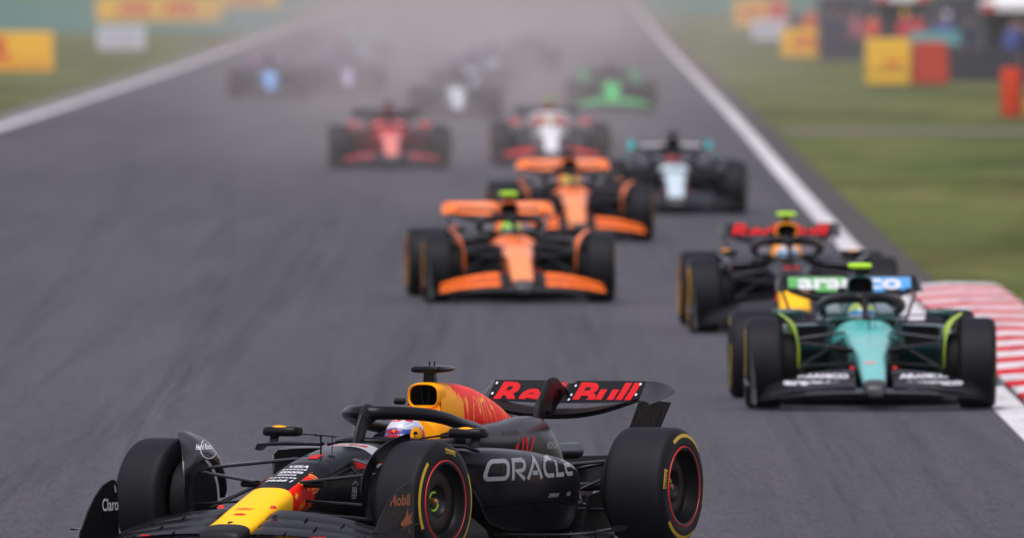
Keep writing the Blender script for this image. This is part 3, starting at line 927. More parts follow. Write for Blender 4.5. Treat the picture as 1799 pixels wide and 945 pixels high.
def build_driver():
    v = [(.0, 0, .30), (-.04, 0, .42), (-.04, 0, .55), (.02, 0, .62), (.09, 0, .65), (.12, 0, .69), (.13, 0, .73),
         (-.02, .15, .56), (.14, .22, .47), (.36, .16, .54), (.45, .12, .58), (.51, .115, .60),
         (-.02, -.15, .56), (.14, -.22, .47), (.36, -.16, .54), (.45, -.12, .58), (.51, -.115, .60),
         (.35, .11, .36), (.8, .09, .36), (.35, -.11, .36), (.8, -.09, .36)]
    e = [(0, 1), (1, 2), (2, 3), (3, 4), (4, 5), (5, 6), (2, 7), (7, 8), (8, 9), (9, 10), (10, 11), (2, 12), (12, 13), (13, 14), (14, 15), (15, 16), (0, 17), (17, 18), (0, 19), (19, 20)]
    r = [(.14, .11), (.15, .11), (.15, .10), .07, .06, .075, .06, .07, .05, .042, .038, .035, .07, .05, .042, .038, .035, .08, .06, .08, .06]
    me = skin_mesh("person", v, e, r)
    root = mkobj("person", me, [SUIT_N])
    # helmet shell in driver space, face towards +x
    c = Vector((.150, 0, .695))
    mb = MB(); rings = []
    for i in range(25):
        ph = -math.pi / 2 + math.pi * i / 24
        ring = []
        for j in range(40):
            a = 2 * math.pi * j / 40
            x = math.cos(ph) * math.cos(a); y_ = math.cos(ph) * math.sin(a); z = math.sin(ph)
            sx = .150 if x > 0 else .132
            zz = z * (.128 if z > 0 else .135)
            if z < -.35: x *= 1.0 if x < 0 else 1.06
            ring.append((c.x + x * sx, c.y + y_ * .118, max(c.z - .118, c.z + zz)))
        rings.append(ring)
    mb.ring_loft(rings[1:-1]); hm = mb.build("helmet", [None], root, 60)
    # visor band: strip of shell pushed out
    mb = MB(); rings = []
    for zq in np.linspace(-.50, .02, 7):
        ph = math.asin(zq); ring = []
        for j in range(31):
            a = R(-66 + 132 * j / 30)
            x = math.cos(ph) * math.cos(a); y_ = math.cos(ph) * math.sin(a)
            sx = .150 if x > 0 else .132
            ring.append((c.x + x * (sx + .004), c.y + y_ * .122, c.z + zq * .130))
        rings.append(ring)
    mb.ring_loft(rings, closed=False); vz = mb.build("visor", [VISOR_D], hm, 60)
    mb = MB(); rings = []
    for zq in np.linspace(-.04, .10, 4):
        ph = math.asin(zq); ring = []
        for j in range(31):
            a = R(-60 + 120 * j / 30)
            x = math.cos(ph) * math.cos(a); y_ = math.cos(ph) * math.sin(a)
            sx = .150 if x > 0 else .132
            ring.append((c.x + x * (sx + .0055), c.y + y_ * .1235, c.z + zq * .130))
        rings.append(ring)
    mb.ring_loft(rings, closed=False); vs_ = mb.build("visor_strip", [WHITE], hm, 60)
    return root, hm, vz, vs_


drv0, helm0, visor0, strip0 = build_driver()


# helmets: position based paint -----------------------------------------------------
def helmet_mat(name, top, mid, low, side=None):
    m = bpy.data.materials.new(name); m.use_nodes = True
    n = m.node_tree.nodes; l = m.node_tree.links; b = n["Principled BSDF"]
    tc = n.new("ShaderNodeTexCoord"); sp = n.new("ShaderNodeSeparateXYZ"); l.new(tc.outputs["Object"], sp.inputs[0])
    mr = n.new("ShaderNodeMapRange"); mr.inputs[1].default_value = .56; mr.inputs[2].default_value = .84
    add = n.new("ShaderNodeMath"); add.operation = 'MULTIPLY_ADD'; add.inputs[1].default_value = -.35; l.new(sp.outputs[0], add.inputs[0]); l.new(sp.outputs[2], add.inputs[2])
    l.new(add.outputs[0], mr.inputs[0])
    cr = n.new("ShaderNodeValToRGB"); cr.color_ramp.interpolation = 'CONSTANT'
    el = cr.color_ramp.elements
    el[0].position = 0; el[0].color = (*low, 1); el[1].position = .34; el[1].color = (*mid, 1)
    e = el.new(.62); e.color = (*top, 1)
    l.new(mr.outputs[0], cr.inputs[0]); l.new(cr.outputs[0], b.inputs["Base Color"])
    b.inputs["Roughness"].default_value = .3; b.inputs["Coat Weight"].default_value = .4
    return m


H_WHITE = helmet_mat("white purple helmet", (.64, .65, .72), (.58, .58, .66), (.16, .07, .26))
H_LIME = helmet_mat("lime helmet", (.35, .70, .02), (.25, .60, .02), (.04, .12, .03))
H_BLUE = helmet_mat("blue yellow helmet", (.06, .16, .55), (.30, .42, .06), (.04, .20, .45))
H_RED = helmet_mat("red helmet", (.55, .02, .02), (.25, .01, .01), (.5, .02, .02))
H_DARK = helmet_mat("dark helmet", (.05, .05, .06), (.02, .02, .03), (.3, .3, .3))
H_PINK = helmet_mat("red white helmet", (.62, .05, .05), (.62, .50, .50), (.05, .25, .45))
H_YEL = helmet_mat("yellow helmet", (.7, .55, .03), (.6, .45, .02), (.5, .4, .05))


# livery paint with position based borders (nose and spine of the navy cars) ---------
def nose_mat():
    m = bpy.data.materials.new("navy nose with yellow tip"); m.use_nodes = True
    n = m.node_tree.nodes; l = m.node_tree.links; b = n["Principled BSDF"]
    tc = n.new("ShaderNodeTexCoord"); sp = n.new("ShaderNodeSeparateXYZ"); l.new(tc.outputs["Object"], sp.inputs[0])
    def step(sock, lo, hi):
        mr = n.new("ShaderNodeMapRange"); mr.inputs[1].default_value = lo; mr.inputs[2].default_value = hi; l.new(sock, mr.inputs[0]); return mr.outputs[0]
    def mul(a, c):
        q = n.new("ShaderNodeMath"); q.operation = 'MULTIPLY'; l.new(a, q.inputs[0]); l.new(c, q.inputs[1]); return q.outputs[0]
    ab = n.new("ShaderNodeMath"); ab.operation = 'ABSOLUTE'; l.new(sp.outputs[1], ab.inputs[0])
    front = step(sp.outputs[0], 2.128, 2.132)                   # ahead of the border
    notip = step(sp.outputs[0], 2.744, 2.740)
    yel = mul(front, notip)
    back = step(sp.outputs[0], 1.835, 1.839)
    sidef = step(ab.outputs[0], .112, .114)
    red = mul(back, sidef)
    mx1 = n.new("ShaderNodeMix"); mx1.data_type = 'RGBA'; mx1.inputs[6].default_value = (.0030, .0030, .0052, 1); mx1.inputs[7].default_value = (.80, .010, .004, 1); l.new(red, mx1.inputs[0])
    tipm = n.new("ShaderNodeMix"); tipm.data_type = 'RGBA'; l.new(notip, tipm.inputs[0]); tipm.inputs[6].default_value = (.012, .012, .014, 1); l.new(mx1.outputs[2], tipm.inputs[7])
    mx2 = n.new("ShaderNodeMix"); mx2.data_type = 'RGBA'; l.new(yel, mx2.inputs[0]); l.new(tipm.outputs[2], mx2.inputs[6]); mx2.inputs[7].default_value = (.96, .50, .006, 1)
    l.new(mx2.outputs[2], b.inputs["Base Color"])
    b.inputs["Roughness"].default_value = .40; b.inputs["Specular IOR Level"].default_value = .15
    return m


def spine_mat():
    m = bpy.data.materials.new("yellow to red spine"); m.use_nodes = True
    n = m.node_tree.nodes; l = m.node_tree.links; b = n["Principled BSDF"]
    tc = n.new("ShaderNodeTexCoord"); sp = n.new("ShaderNodeSeparateXYZ"); l.new(tc.outputs["Object"], sp.inputs[0])
    nz = n.new("ShaderNodeTexNoise"); nz.inputs["Scale"].default_value = 7; nz.inputs["Detail"].default_value = 3
    mp = n.new("ShaderNodeMapping"); mp.inputs["Scale"].default_value = (1.6, .3, .55); mp.inputs["Rotation"].default_value = (0, R(25), 0)
    l.new(tc.outputs["Object"], mp.inputs[0]); l.new(mp.outputs[0], nz.inputs["Vector"])
    # border moves forward at the bottom edge, with a ragged outline like hair and legs
    a = n.new("ShaderNodeMath"); a.operation = 'MULTIPLY_ADD'; a.inputs[1].default_value = -.55; l.new(sp.outputs[2], a.inputs[0]); l.new(sp.outputs[0], a.inputs[2])   # x - .55 z
    c = n.new("ShaderNodeMath"); c.operation = 'MULTIPLY_ADD'; c.inputs[1].default_value = .38; l.new(nz.outputs[0], c.inputs[0]); l.new(a.outputs[0], c.inputs[2])
    mr = n.new("ShaderNodeMapRange"); mr.inputs[1].default_value = -.745; mr.inputs[2].default_value = -.75; l.new(c.outputs[0], mr.inputs[0])
    # thin yellow outlines within the red
    nz2 = n.new("ShaderNodeTexNoise"); nz2.inputs["Scale"].default_value = 5.5; nz2.inputs["Detail"].default_value = 2
    l.new(mp.outputs[0], nz2.inputs["Vector"])
    s = n.new("ShaderNodeMath"); s.operation = 'SUBTRACT'; s.inputs[1].default_value = .5; l.new(nz2.outputs[0], s.inputs[0])
    ab = n.new("ShaderNodeMath"); ab.operation = 'ABSOLUTE'; l.new(s.outputs[0], ab.inputs[0])
    ln = n.new("ShaderNodeMapRange"); ln.inputs[1].default_value = .020; ln.inputs[2].default_value = .015; l.new(ab.outputs[0], ln.inputs[0])
    lowz = n.new("ShaderNodeMapRange"); lowz.inputs[1].default_value = .93; lowz.inputs[2].default_value = .90; l.new(sp.outputs[2], lowz.inputs[0])
    lm = n.new("ShaderNodeMath"); lm.operation = 'MULTIPLY'; l.new(ln.outputs[0], lm.inputs[0]); l.new(lowz.outputs[0], lm.inputs[1])
    inner = n.new("ShaderNodeMix"); inner.data_type = 'RGBA'; inner.inputs[6].default_value = (.88, .010, .003, 1); inner.inputs[7].default_value = (1.0, .42, .004, 1); l.new(lm.outputs[0], inner.inputs[0])
    mx = n.new("ShaderNodeMix"); mx.data_type = 'RGBA'; mx.inputs[6].default_value = (.98, .36, .002, 1); l.new(mr.outputs[0], mx.inputs[0]); l.new(inner.outputs[2], mx.inputs[7])
    l.new(mx.outputs[2], b.inputs["Base Color"])
    b.inputs["Roughness"].default_value = .40; b.inputs["Specular IOR Level"].default_value = .15
    return m


def two_tone(name, up, low, z):
    """paint with a border at a fixed height on the body"""
    m = bpy.data.materials.new(name); m.use_nodes = True
    n = m.node_tree.nodes; l = m.node_tree.links; b = n["Principled BSDF"]
    tc = n.new("ShaderNodeTexCoord"); sp = n.new("ShaderNodeSeparateXYZ"); l.new(tc.outputs["Object"], sp.inputs[0])
    mr = n.new("ShaderNodeMapRange"); mr.inputs[1].default_value = z - .003; mr.inputs[2].default_value = z + .003; l.new(sp.outputs[2], mr.inputs[0])
    mx = n.new("ShaderNodeMix"); mx.data_type = 'RGBA'; mx.inputs[6].default_value = (*low, 1); mx.inputs[7].default_value = (*up, 1); l.new(mr.outputs[0], mx.inputs[0])
    l.new(mx.outputs[2], b.inputs["Base Color"]); b.inputs["Roughness"].default_value = .34; b.inputs["Coat Weight"].default_value = .25
    return m


def span_paint(name, col, base, y0, y1):
    """coloured between two stations of the half span, bare carbon elsewhere"""
    m = bpy.data.materials.new(name); m.use_nodes = True
    n = m.node_tree.nodes; l = m.node_tree.links; b = n["Principled BSDF"]
    tc = n.new("ShaderNodeTexCoord"); sp = n.new("ShaderNodeSeparateXYZ"); l.new(tc.outputs["Object"], sp.inputs[0])
    ab = n.new("ShaderNodeMath"); ab.operation = 'ABSOLUTE'; l.new(sp.outputs[1], ab.inputs[0])
    a = n.new("ShaderNodeMapRange"); a.inputs[1].default_value = y0; a.inputs[2].default_value = y0 + .004; l.new(ab.outputs[0], a.inputs[0])
    c = n.new("ShaderNodeMapRange"); c.inputs[1].default_value = y1 + .004; c.inputs[2].default_value = y1; l.new(ab.outputs[0], c.inputs[0])
    k = n.new("ShaderNodeMath"); k.operation = 'MULTIPLY'; l.new(a.outputs[0], k.inputs[0]); l.new(c.outputs[0], k.inputs[1])
    mx = n.new("ShaderNodeMix"); mx.data_type = 'RGBA'; mx.inputs[6].default_value = (*base, 1); mx.inputs[7].default_value = (*col, 1); l.new(k.outputs[0], mx.inputs[0])
    l.new(mx.outputs[2], b.inputs["Base Color"]); b.inputs["Roughness"].default_value = .36; b.inputs["Specular IOR Level"].default_value = .3
    return m


FLAP_O = span_paint("papaya flap", (0.90, 0.16, 0.012), (0.007, 0.007, 0.009), .235, .85)
FLAP_D = span_paint("dark papaya flap", (0.40, 0.055, 0.006), (0.007, 0.007, 0.009), .235, .85)
FLAP_R = span_paint("red flap", (0.55, 0.02, 0.016), (0.007, 0.007, 0.009), .30, .80)
BODY_O = two_tone("papaya over black", (0.90, 0.17, 0.012), (0.009, 0.009, 0.011), .57)
BODY_S = two_tone("silver over black", (0.60, 0.72, 0.78), (0.009, 0.009, 0.011), .60)
BODY_G = two_tone("teal over black", (0.07, 0.42, 0.39), (0.008, 0.02, 0.02), .50)
NOSE_M, SPINE_M = nose_mat(), spine_mat()


# ------------------------------------------------------------------ liveries
def livery(**k):
    d = dict(nose=NAVY, body=NAVY, dull=CARBON_D, rim_pad=CARBON, airbox=NAVY, spine=NAVY, carbon=CARBON, tcam=CARBON, cover=NAVY, pod=NAVY, red=RED, exhaust=TITAN, halo=CARBON,
             mirror=CARBON, badge=CARBON, arm=CARBON_G, deflector=CARBON_G, rim=RIM, rim_ring=RIM_B, hub=RIM_D, nut=BRASS, clip=LIME, stripe=RED, tmark=TYRE_Y, fwmain=CARBON_G,
             flap1=CARBON_G, flap2=CARBON_G, flap3=CARBON_G, endplate=CARBON, rwmain=CARBON_D, rwflap=NAVY, rwtip=CARBON_L, rwend=CARBON, tyre=(RUBBER, RUBBER_S))
    d.update(k); return d


SLIM = P['nose'].data.copy()               # the other teams' slimmer nose
for v_ in SLIM.vertices: v_.co.y *= 1 - .24 * max(0, (v_.co.x - 1.62) / 1.25) ** .8

SLIMMER = P['nose'].data.copy()            # narrow pointed nose of the green car
for v_ in SLIMMER.vertices: v_.co.y *= 1 - .42 * max(0, (v_.co.x - 1.62) / 1.25) ** .8


def paint(objs, roles, lv):
    for o, r in zip(objs, roles):
        m = lv[r]
        ms = m if isinstance(m, tuple) else (m,)
        for i, s in enumerate(o.material_slots):
            s.link = 'OBJECT'; s.material = ms[min(i, len(ms) - 1)]


def tree(o):
    out = []
    for c in o.children:
        out.append(c)
        out += tree(c)
    return out


BARE = tree(car0)                         # template parts, before any print is laid on
BARE_ROLE = [ROLE[o.name] for o in BARE]
BARE_PAR = [o.parent for o in BARE]


def copy_car():
    r = car0.copy(); COL.objects.link(r)
    mp = {car0: r}; objs = []
    for o, p in zip(BARE, BARE_PAR):
        c = o.copy(); COL.objects.link(c); c.parent = mp[p]; mp[o] = c; objs.append(c)
    return r, objs, mp


def copy_driver():
    r = drv0.copy(); COL.objects.link(r); out = [r]
    h = helm0.copy(); COL.objects.link(h); h.parent = r
    v = visor0.copy(); COL.objects.link(v); v.parent = h
    s = strip0.copy(); COL.objects.link(s); s.parent = h
    return r, h, v, s


GROUP = "racing cars streaming down the track"
RB = livery(nose=NOSE_M, airbox=AMBER, spine=SPINE_M, badge=AMBER)
LIV = dict(
    navy=RB, navy2=livery(nose=NOSE_M, airbox=AMBER, spine=SPINE_M, badge=AMBER, mirror=CARBON, tcam=LIME, stripe=AMBER, nut=BRASS, rim_ring=BRASS),
    green=livery(nose=GREEN_T, body=BODY_G, airbox=GREEN_D, spine=GREEN_D, tcam=LIME, cover=GREEN_D, pod=GREEN_D, mirror=GREEN_D, badge=GREEN_D, deflector=LIME_P, rim_pad=GREEN_D, stripe=CARBON, rwflap=CARBON, rwtip=CARBON, rwend=CARBON),
    orange=livery(nose=PAPAYA_N, body=BODY_O, airbox=ORANGE, spine=ORANGE, tcam=LIME, pod=BLACKP, cover=BLACKP, mirror=BLACKP, badge=ORANGE, deflector=ORANGE, flap1=FLAP_O, flap2=FLAP_D, flap3=FLAP_O, rwflap=ORANGE, rwtip=ORANGE, stripe=ORANGE, rim_ring=ORANGE),
    orange2=livery(nose=PAPAYA_N, body=BODY_O, airbox=ORANGE, spine=ORANGE, tcam=BLACKP, pod=BLACKP, cover=BLACKP, mirror=BLACKP, badge=ORANGE, deflector=ORANGE, flap1=FLAP_O, flap2=FLAP_D, flap3=FLAP_O, rwflap=ORANGE, rwtip=ORANGE, stripe=ORANGE, rim_ring=ORANGE),
    black=livery(nose=SILVER, body=BODY_S, airbox=BLACKP, spine=BLACKP, pod=BLACKP, mirror=BLACKP, rwflap=BLACKP, rwtip=TEAL, stripe=TEAL, badge=TEAL, cover=BLACKP),
    red=livery(nose=RED_P, body=RED_F, airbox=RED_F, spine=RED_F, pod=RED_F, cover=RED_F, mirror=RED_F, badge=RED_F, rwflap=CARBON, rwtip=CARBON, flap2=FLAP_R, stripe=WHITE),
    white=livery(nose=WHITE_P, body=WHITE_P, airbox=RED_F, spine=BLACKP, tcam=LIME_P, pod=WHITE_P, cover=RED_F, mirror=RED_F, badge=RED_F, rwflap=BLACKP, flap2=FLAP_R, flap3=FLAP_R, halo=WHITE_P),
    neon=livery(nose=GREEN_N, body=GREEN_N, airbox=BLACKP, spine=BLACKP, pod=BLACKP, mirror=GREEN_N, badge=GREEN_N, rwtip=GREEN_N, rwend=GREEN_N, flap2=GREEN_N, flap3=GREEN_N, rwflap=BLACKP),
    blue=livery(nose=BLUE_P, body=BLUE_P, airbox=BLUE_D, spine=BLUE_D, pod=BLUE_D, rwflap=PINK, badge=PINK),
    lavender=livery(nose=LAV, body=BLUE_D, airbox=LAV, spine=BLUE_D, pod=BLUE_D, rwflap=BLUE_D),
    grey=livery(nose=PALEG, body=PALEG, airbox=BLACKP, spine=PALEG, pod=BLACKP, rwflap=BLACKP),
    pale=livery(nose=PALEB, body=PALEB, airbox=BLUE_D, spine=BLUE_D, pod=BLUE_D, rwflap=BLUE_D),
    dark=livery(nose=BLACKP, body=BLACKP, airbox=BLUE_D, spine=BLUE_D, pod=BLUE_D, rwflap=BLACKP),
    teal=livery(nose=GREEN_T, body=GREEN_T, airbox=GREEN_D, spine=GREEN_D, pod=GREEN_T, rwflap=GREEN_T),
)
# livery, X of front axle centre, Y of front axle centre, heading from the camera axis (deg), steer (deg), helmet, suit, label of car, label of driver
FLEET = [
    ("navy", None, None, 23.5, 6, H_WHITE, SUIT_N, "dark navy racing car with yellow nose, in front of all the others", "driver in white and blue helmet in the foremost dark car"),
    ("green", 2.843, 155.9, -1.3, -5, H_BLUE, SUIT_G, "green racing car with lime camera pod running beside the red and white kerb", "driver in blue and yellow helmet in the green car by the kerb"),
    ("navy2", 2.675, 187.2, -0.9, -8, H_PINK, SUIT_N, "dark navy racing car with amber air intake tucked behind the green car", "driver in red and white helmet in the dark car behind the green one"),
    ("orange", .070, 203.4, -3.0, -4, H_LIME, SUIT_O, "orange racing car with lime camera pod, the nearer of the two orange cars", "driver in lime green helmet in the nearer orange car"),
    ("orange2", .79, 246.5, -1.9, -3, H_YEL, SUIT_O, "orange racing car half hidden behind another orange car", "driver in yellow helmet in the farther orange car"),
    ("black", 2.265, 272.5, -0.6, -2, H_RED, SUIT_B, "black racing car with silver nose near the white edge line", "driver in dark red helmet in the black car with silver nose"),
    ("red", -2.03, 329, -1.6, 2, H_RED, SUIT_R, "red racing car alone on the left of the middle group", "driver in red helmet in the red car"),
    ("white", .665, 335, -0.8, 2, H_YEL, SUIT_W, "white and red racing car directly behind the farther orange car", "driver in yellow helmet in the white and red car"),
    ("neon", 2.28, 446, -1.0, 1, H_DARK, SUIT_B, "black and bright green racing car by the right hand edge of the track", "driver in dark helmet in the bright green car"),
    ("blue", -6.03, 490, -2.0, 1, H_RED, SUIT_N, "dark racing car with sky blue nose, leftmost on the track", "driver in red helmet in the sky blue nosed car"),
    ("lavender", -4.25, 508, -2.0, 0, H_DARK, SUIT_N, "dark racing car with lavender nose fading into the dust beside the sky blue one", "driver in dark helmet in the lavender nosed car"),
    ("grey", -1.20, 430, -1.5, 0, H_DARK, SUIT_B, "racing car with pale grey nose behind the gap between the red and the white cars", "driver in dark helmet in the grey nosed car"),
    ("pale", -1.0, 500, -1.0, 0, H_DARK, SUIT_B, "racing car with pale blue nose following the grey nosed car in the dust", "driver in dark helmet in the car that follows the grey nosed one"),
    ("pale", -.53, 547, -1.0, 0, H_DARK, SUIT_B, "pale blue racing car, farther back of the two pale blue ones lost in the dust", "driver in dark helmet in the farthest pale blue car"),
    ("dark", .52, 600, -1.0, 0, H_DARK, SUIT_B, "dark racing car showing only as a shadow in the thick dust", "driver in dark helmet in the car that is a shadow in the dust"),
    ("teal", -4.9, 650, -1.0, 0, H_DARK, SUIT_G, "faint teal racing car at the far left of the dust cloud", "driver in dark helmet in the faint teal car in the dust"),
]
car_parts = []
for i, (lv, X, Y, th, steer, hel, suit, lab, dlab) in enumerate(FLEET):
    if i == 0: r, objs, mp = car0, BARE, {o: o for o in BARE + [car0]}
    else: r, objs, mp = copy_car()
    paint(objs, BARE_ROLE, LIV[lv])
    if 'navy' not in lv:
        mp[P['nose']].data = SLIMMER if lv == 'green' else SLIM
        m0 = LIV[lv]['nose']
        for q_, sl_ in enumerate(mp[P['nose']].material_slots): sl_.link = 'OBJECT'; sl_.material = (m0, CARBON_L)[q_]
    t = R(th)
    fwd = Vector((-math.sin(t), -math.cos(t), 0))
    loc = Vector((-0.5827, 118.391, 0)) if X is None else Vector((X, Y, 0)) - fwd * 1.8
    r.location = (loc.x, loc.y, 0); r.rotation_euler = (0, 0, R(270 - th))
    tag(r, lab, "racing car", GROUP)
    for nm in ('w_fl', 'w_fr'): mp[P[nm]].rotation_euler.z -= R(steer)
    d, h, v, s = (drv0, helm0, visor0, strip0) if i == 0 else copy_driver()
    d.location = r.location; d.rotation_euler = r.rotation_euler
    d.material_slots[0].material = suit; h.material_slots[0].material = hel
    if i == 0: v.material_slots[0].material = VISOR
    tag(d, dlab, "person", "drivers in the cars")
    car_parts.append((r, mp, h))


# ------------------------------------------------------------------ print on the navy cars (lettering and emblems lie on the panels as parts)
SIDE = ((-1, 0, 0), (0, 0, 1))                 # reads along the left flank
SIDE_R = ((1, 0, 0), (0, 0, 1))
FACE = ((0, 1, 0), (0, 0, 1))                  # faces forward
TOP = ((0, 1, 0), (-1, 0, .30))                # lies on the nose, read from the front
CAMD = ((-.399, .917, 0), (0, 0, 1))


SEAM = mat("panel gap", (0.0012, 0.0012, 0.0015), 0.8, spec=.05)
SEAM_L = mat("fastener steel", (0.12, 0.12, 0.13), 0.4, metal=0.6)


def oracle2d():
    h = 1.0; L = []
    def rr(x0, x1, y0, y1, r, slant=0, n=5):
        pts = []
        for cx, cy, a0 in ((x1 - r, y1 - r, 0), (x0 + r, y1 - r, 90), (x0 + r, y0 + r, 180), (x1 - r, y0 + r, 270)):
            for q in range(n + 1):
                a = R(a0 + 90 * q / n); px = cx + r * math.cos(a); py = cy + r * math.sin(a)
                if px < (x0 + x1) / 2: px += slant * (py - y0)
                pts.append((px, py))
        return pts
    L.append((rr(.10, 1.42, .10, .90, .26, .22), True))                                # O
    L.append(([(1.78, .0), (1.78, .90), (2.42, .90), (2.58, .80), (2.62, .66), (2.56, .50), (2.40, .42), (2.0, .42), (2.62, .02)], False))   # R
    L.append(([(2.86, .0), (3.40, .93), (3.94, .0)], False)); L.append(([(3.22, .28), (3.60, .28)], False))                                    # A
    L.append(([(5.12, .90), (4.50, .90), (4.26, .78), (4.16, .5), (4.26, .22), (4.50, .10), (5.12, .10)], False))                               # C
    L.append(([(5.42, 1.0), (5.42, .10), (6.16, .10)], False))                                                                                     # L
    L.append(([(7.22, .90), (6.62, .90), (6.42, .78), (6.34, .5), (6.42, .22), (6.62, .10), (7.22, .10)], False)); L.append(([(6.40, .5), (7.10, .5)], False))   # E
    return strokes2d(L, .195)


def bull2d():
    """charging bull seen from the side, head low to the left"""
    body = [(-.50, .02), (-.56, -.10), (-.50, -.20), (-.40, -.17), (-.32, -.10), (-.26, -.22), (-.34, -.38), (-.27, -.40), (-.14, -.22), (-.02, -.14), (.14, -.12), (.22, -.24), (.16, -.42), (.24, -.42), (.34, -.20), (.42, -.22), (.50, -.40), (.57, -.38),
            (.50, -.12), (.52, .06), (.46, .18), (.30, .22), (.10, .20), (-.08, .30), (-.24, .28), (-.36, .16), (-.46, .18), (-.52, .30), (-.55, .18)]
    tail = [(.46, .18), (.60, .22), (.66, .36), (.58, .46), (.62, .34), (.56, .26), (.44, .22)]
    return poly2d(body, tail)


def print_navy(r, mp, number, full):
    g = lambda k: mp[P[k]]
    NB = bvh_of(P['nose'], P['chassis'])
    pr = lambda nm, vf, m, O, UV, b, par, **k: decal(nm, vf, m, par, O, UV[0], UV[1], b, **k)
    # rear flap
    fb = bvh_of(P['rwflap'])
    t = fit2d(text2d("Red Bull", 1, .035, .18, 1.0), .955, .135)
    pr("lettering", t, BRIGHT_RED, (-2.2, 0, .908), FACE, fb, r, clip=-.036, label="red lettering on the rear flap")
    # number and nose panel print
    pr("number", fit2d(text2d(number, 1, .10), .045 * len(number) + .03 * (len(number) > 1) + .02, .115), BRIGHT_RED, (1.52, 0, .75), TOP, NB, r)
    if not full: return
    for (y_, x_) in ((.06, 2.33), (-.06, 2.33), (.0, 2.33)): pass
    lines = [("VISA", 1.775, .105, .035, .04), ("ROKT", 1.84, .13, .026, .05), ("zoom", 1.905, .12, .028, .05), ("AT&T", 1.965, .10, .026, .05), ("PATRON", 2.022, .14, .022, .05), ("Mobil 1", 2.082, .13, .026, .05)]
    for tx, x_, w_, h_, b_ in lines:
        if tx in ("ROKT", "AT&T", "PATRON"):            # too small to read in the photo: rows of short strokes
            n_ = 7; wd = w_ * 1.25
            vf = poly2d(*[[(-wd / 2 + wd * q / n_, -h_ / 2), (-wd / 2 + wd * (q + .72) / n_, -h_ / 2), (-wd / 2 + wd * (q + .86) / n_, h_ / 2 * (.5 if q % 3 == 1 else 1)), (-wd / 2 + wd * (q + .14) / n_, h_ / 2)] for q in range(n_)])
        else: vf = fit2d(text2d(tx, 1, b_, .1), w_ * 1.3, h_ * 1.5)
        pr("lettering", vf, WHITE, (x_, .0, .75), TOP, NB, r)
    pr("lettering", fit2d(text2d("HRC", 1, .02, .3), .115, .034), RED, (2.55, .0, .5), TOP, NB, r)
    pr("emblem", poly2d([(-.04, -.006), (-.02, -.013), (.02, -.013), (.045, 0), (.02, .013), (-.02, .013)]), BRIGHT_RED, (2.64, .0, .5), TOP, NB, r)
    pr("hatch", poly2d([(-.02, .02), (0, -.02), (.02, .02), (0, .03)]), CARBON_D, (2.80, .0, .5), TOP, NB, r)
    for s_ in (-1, 1):
        pr("hatch", poly2d([(-.022, -.014), (.022, -.014), (.022, .014), (-.022, .014)]), CARBON_D, (1.475, s_ * .085, .75), TOP, NB, r)
    pr("lettering", fit2d(text2d("Red Bull", 1, .04), .26, .05), BRIGHT_RED, (1.06, 0, .8), TOP, NB, r)
    pr("trim_panel", poly2d([(-.19, -.07), (.19, -.07), (.17, .07), (-.17, .07)]), GREYW, (1.06, 0, .8), TOP, NB, r, off=.002)
    # bull on the nose flank: outline, tail, highlights
    for s_, UV in ((1, SIDE), (-1, SIDE_R)):
        y_ = s_ * .4
        curl = smooth_curve([(-.02, -.05), (.03, -.045), (.065, -.02), (.06, .02), (.03, .045), (.035, .075), (.07, .085), (.085, .06)], 5)
        pr("emblem", strokes2d([(curl, False)], .034), YELLOW, (1.86, y_, .465), UV, NB, r, off=.0030)
        pr("emblem", strokes2d([(curl, False)], .020), RED, (1.86, y_, .465), UV, NB, r, off=.0045)
        pr("emblem", strokes2d([(smooth_curve([(-.14, .082), (-.07, .078), (0, .058), (.05, .02)], 4), False)], .010), YELLOW, (1.97, y_, .40), UV, NB, r, off=.0045)
        pr("emblem", poly2d([(-.05, -.10), (-.02, -.02), (.0, -.07), (.02, -.01), (.05, -.10), (.02, -.06), (0, -.10), (-.02, -.06)], [(.08, -.09), (.11, -.01), (.13, -.09), (.11, -.05)], [(-.11, .0), (-.08, .03), (-.06, .01), (-.09, -.02)]), AMBER, (2.0, y_, .385), UV, NB, r, off=.004)
        pr("trim_panel", poly2d([(-.18, .0), (.22, .022), (.22, .030), (-.17, .045)]), BRIGHT_RED, (1.15, y_, .53), UV, NB, r, off=.003)
        pr("lettering", fit2d(text2d("FIA", 1, .03), .06, .045), GREYW, (1.33, y_, .405), UV, NB, r)
        pr("lettering", strokes2d([([(-.032, .035), (0, .055), (.032, .035)], False), ([(-.03, -.03), (.03, -.03)], False), ([(-.025, -.045), (.025, -.045)], False)], .008), GREYW, (1.33, y_, .405), UV, NB, r)
        # flank word mark and small names
        pb = bvh_of(P['pod%d' % s_])
        vf = fit2d(oracle2d(), 1.50, .158)
        pr("lettering", vf, GREYW, (-.20, s_ * .9, .515), UV, pb, r, label="large silver word mark on the side pod")
        pr("lettering", fit2d(text2d("SIEMENS", 1, .04), .20, .026), GREYW, (-.56, s_ * .75, .335), UV, pb, r)
        pr("lettering", fit2d(text2d("HPE", 1, .04), .09, .026), GREYW, (-.88, s_ * .70, .335), UV, pb, r)
        cb = bvh_of(P['cannon%d' % s_])
        pr("lettering", fit2d(text2d("HONDA", 1, .03), .27, .045), GREYW, (-1.47, s_ * .45, .612), UV, cb, r)
        pr("emblem", poly2d([(-.20, -.03), (-.14, -.03), (-.10, .02), (-.12, .035)], [(-.07, -.03), (-.03, -.03), (.0, .06), (-.04, .06)], [(.02, -.03), (.06, -.03), (.05, .06), (.01, .06)], [(.08, -.03), (.12, -.03), (.20, .06), (.15, .06)]), BRIGHT_RED, (-.90, s_ * .45, .615), UV, cb, r)
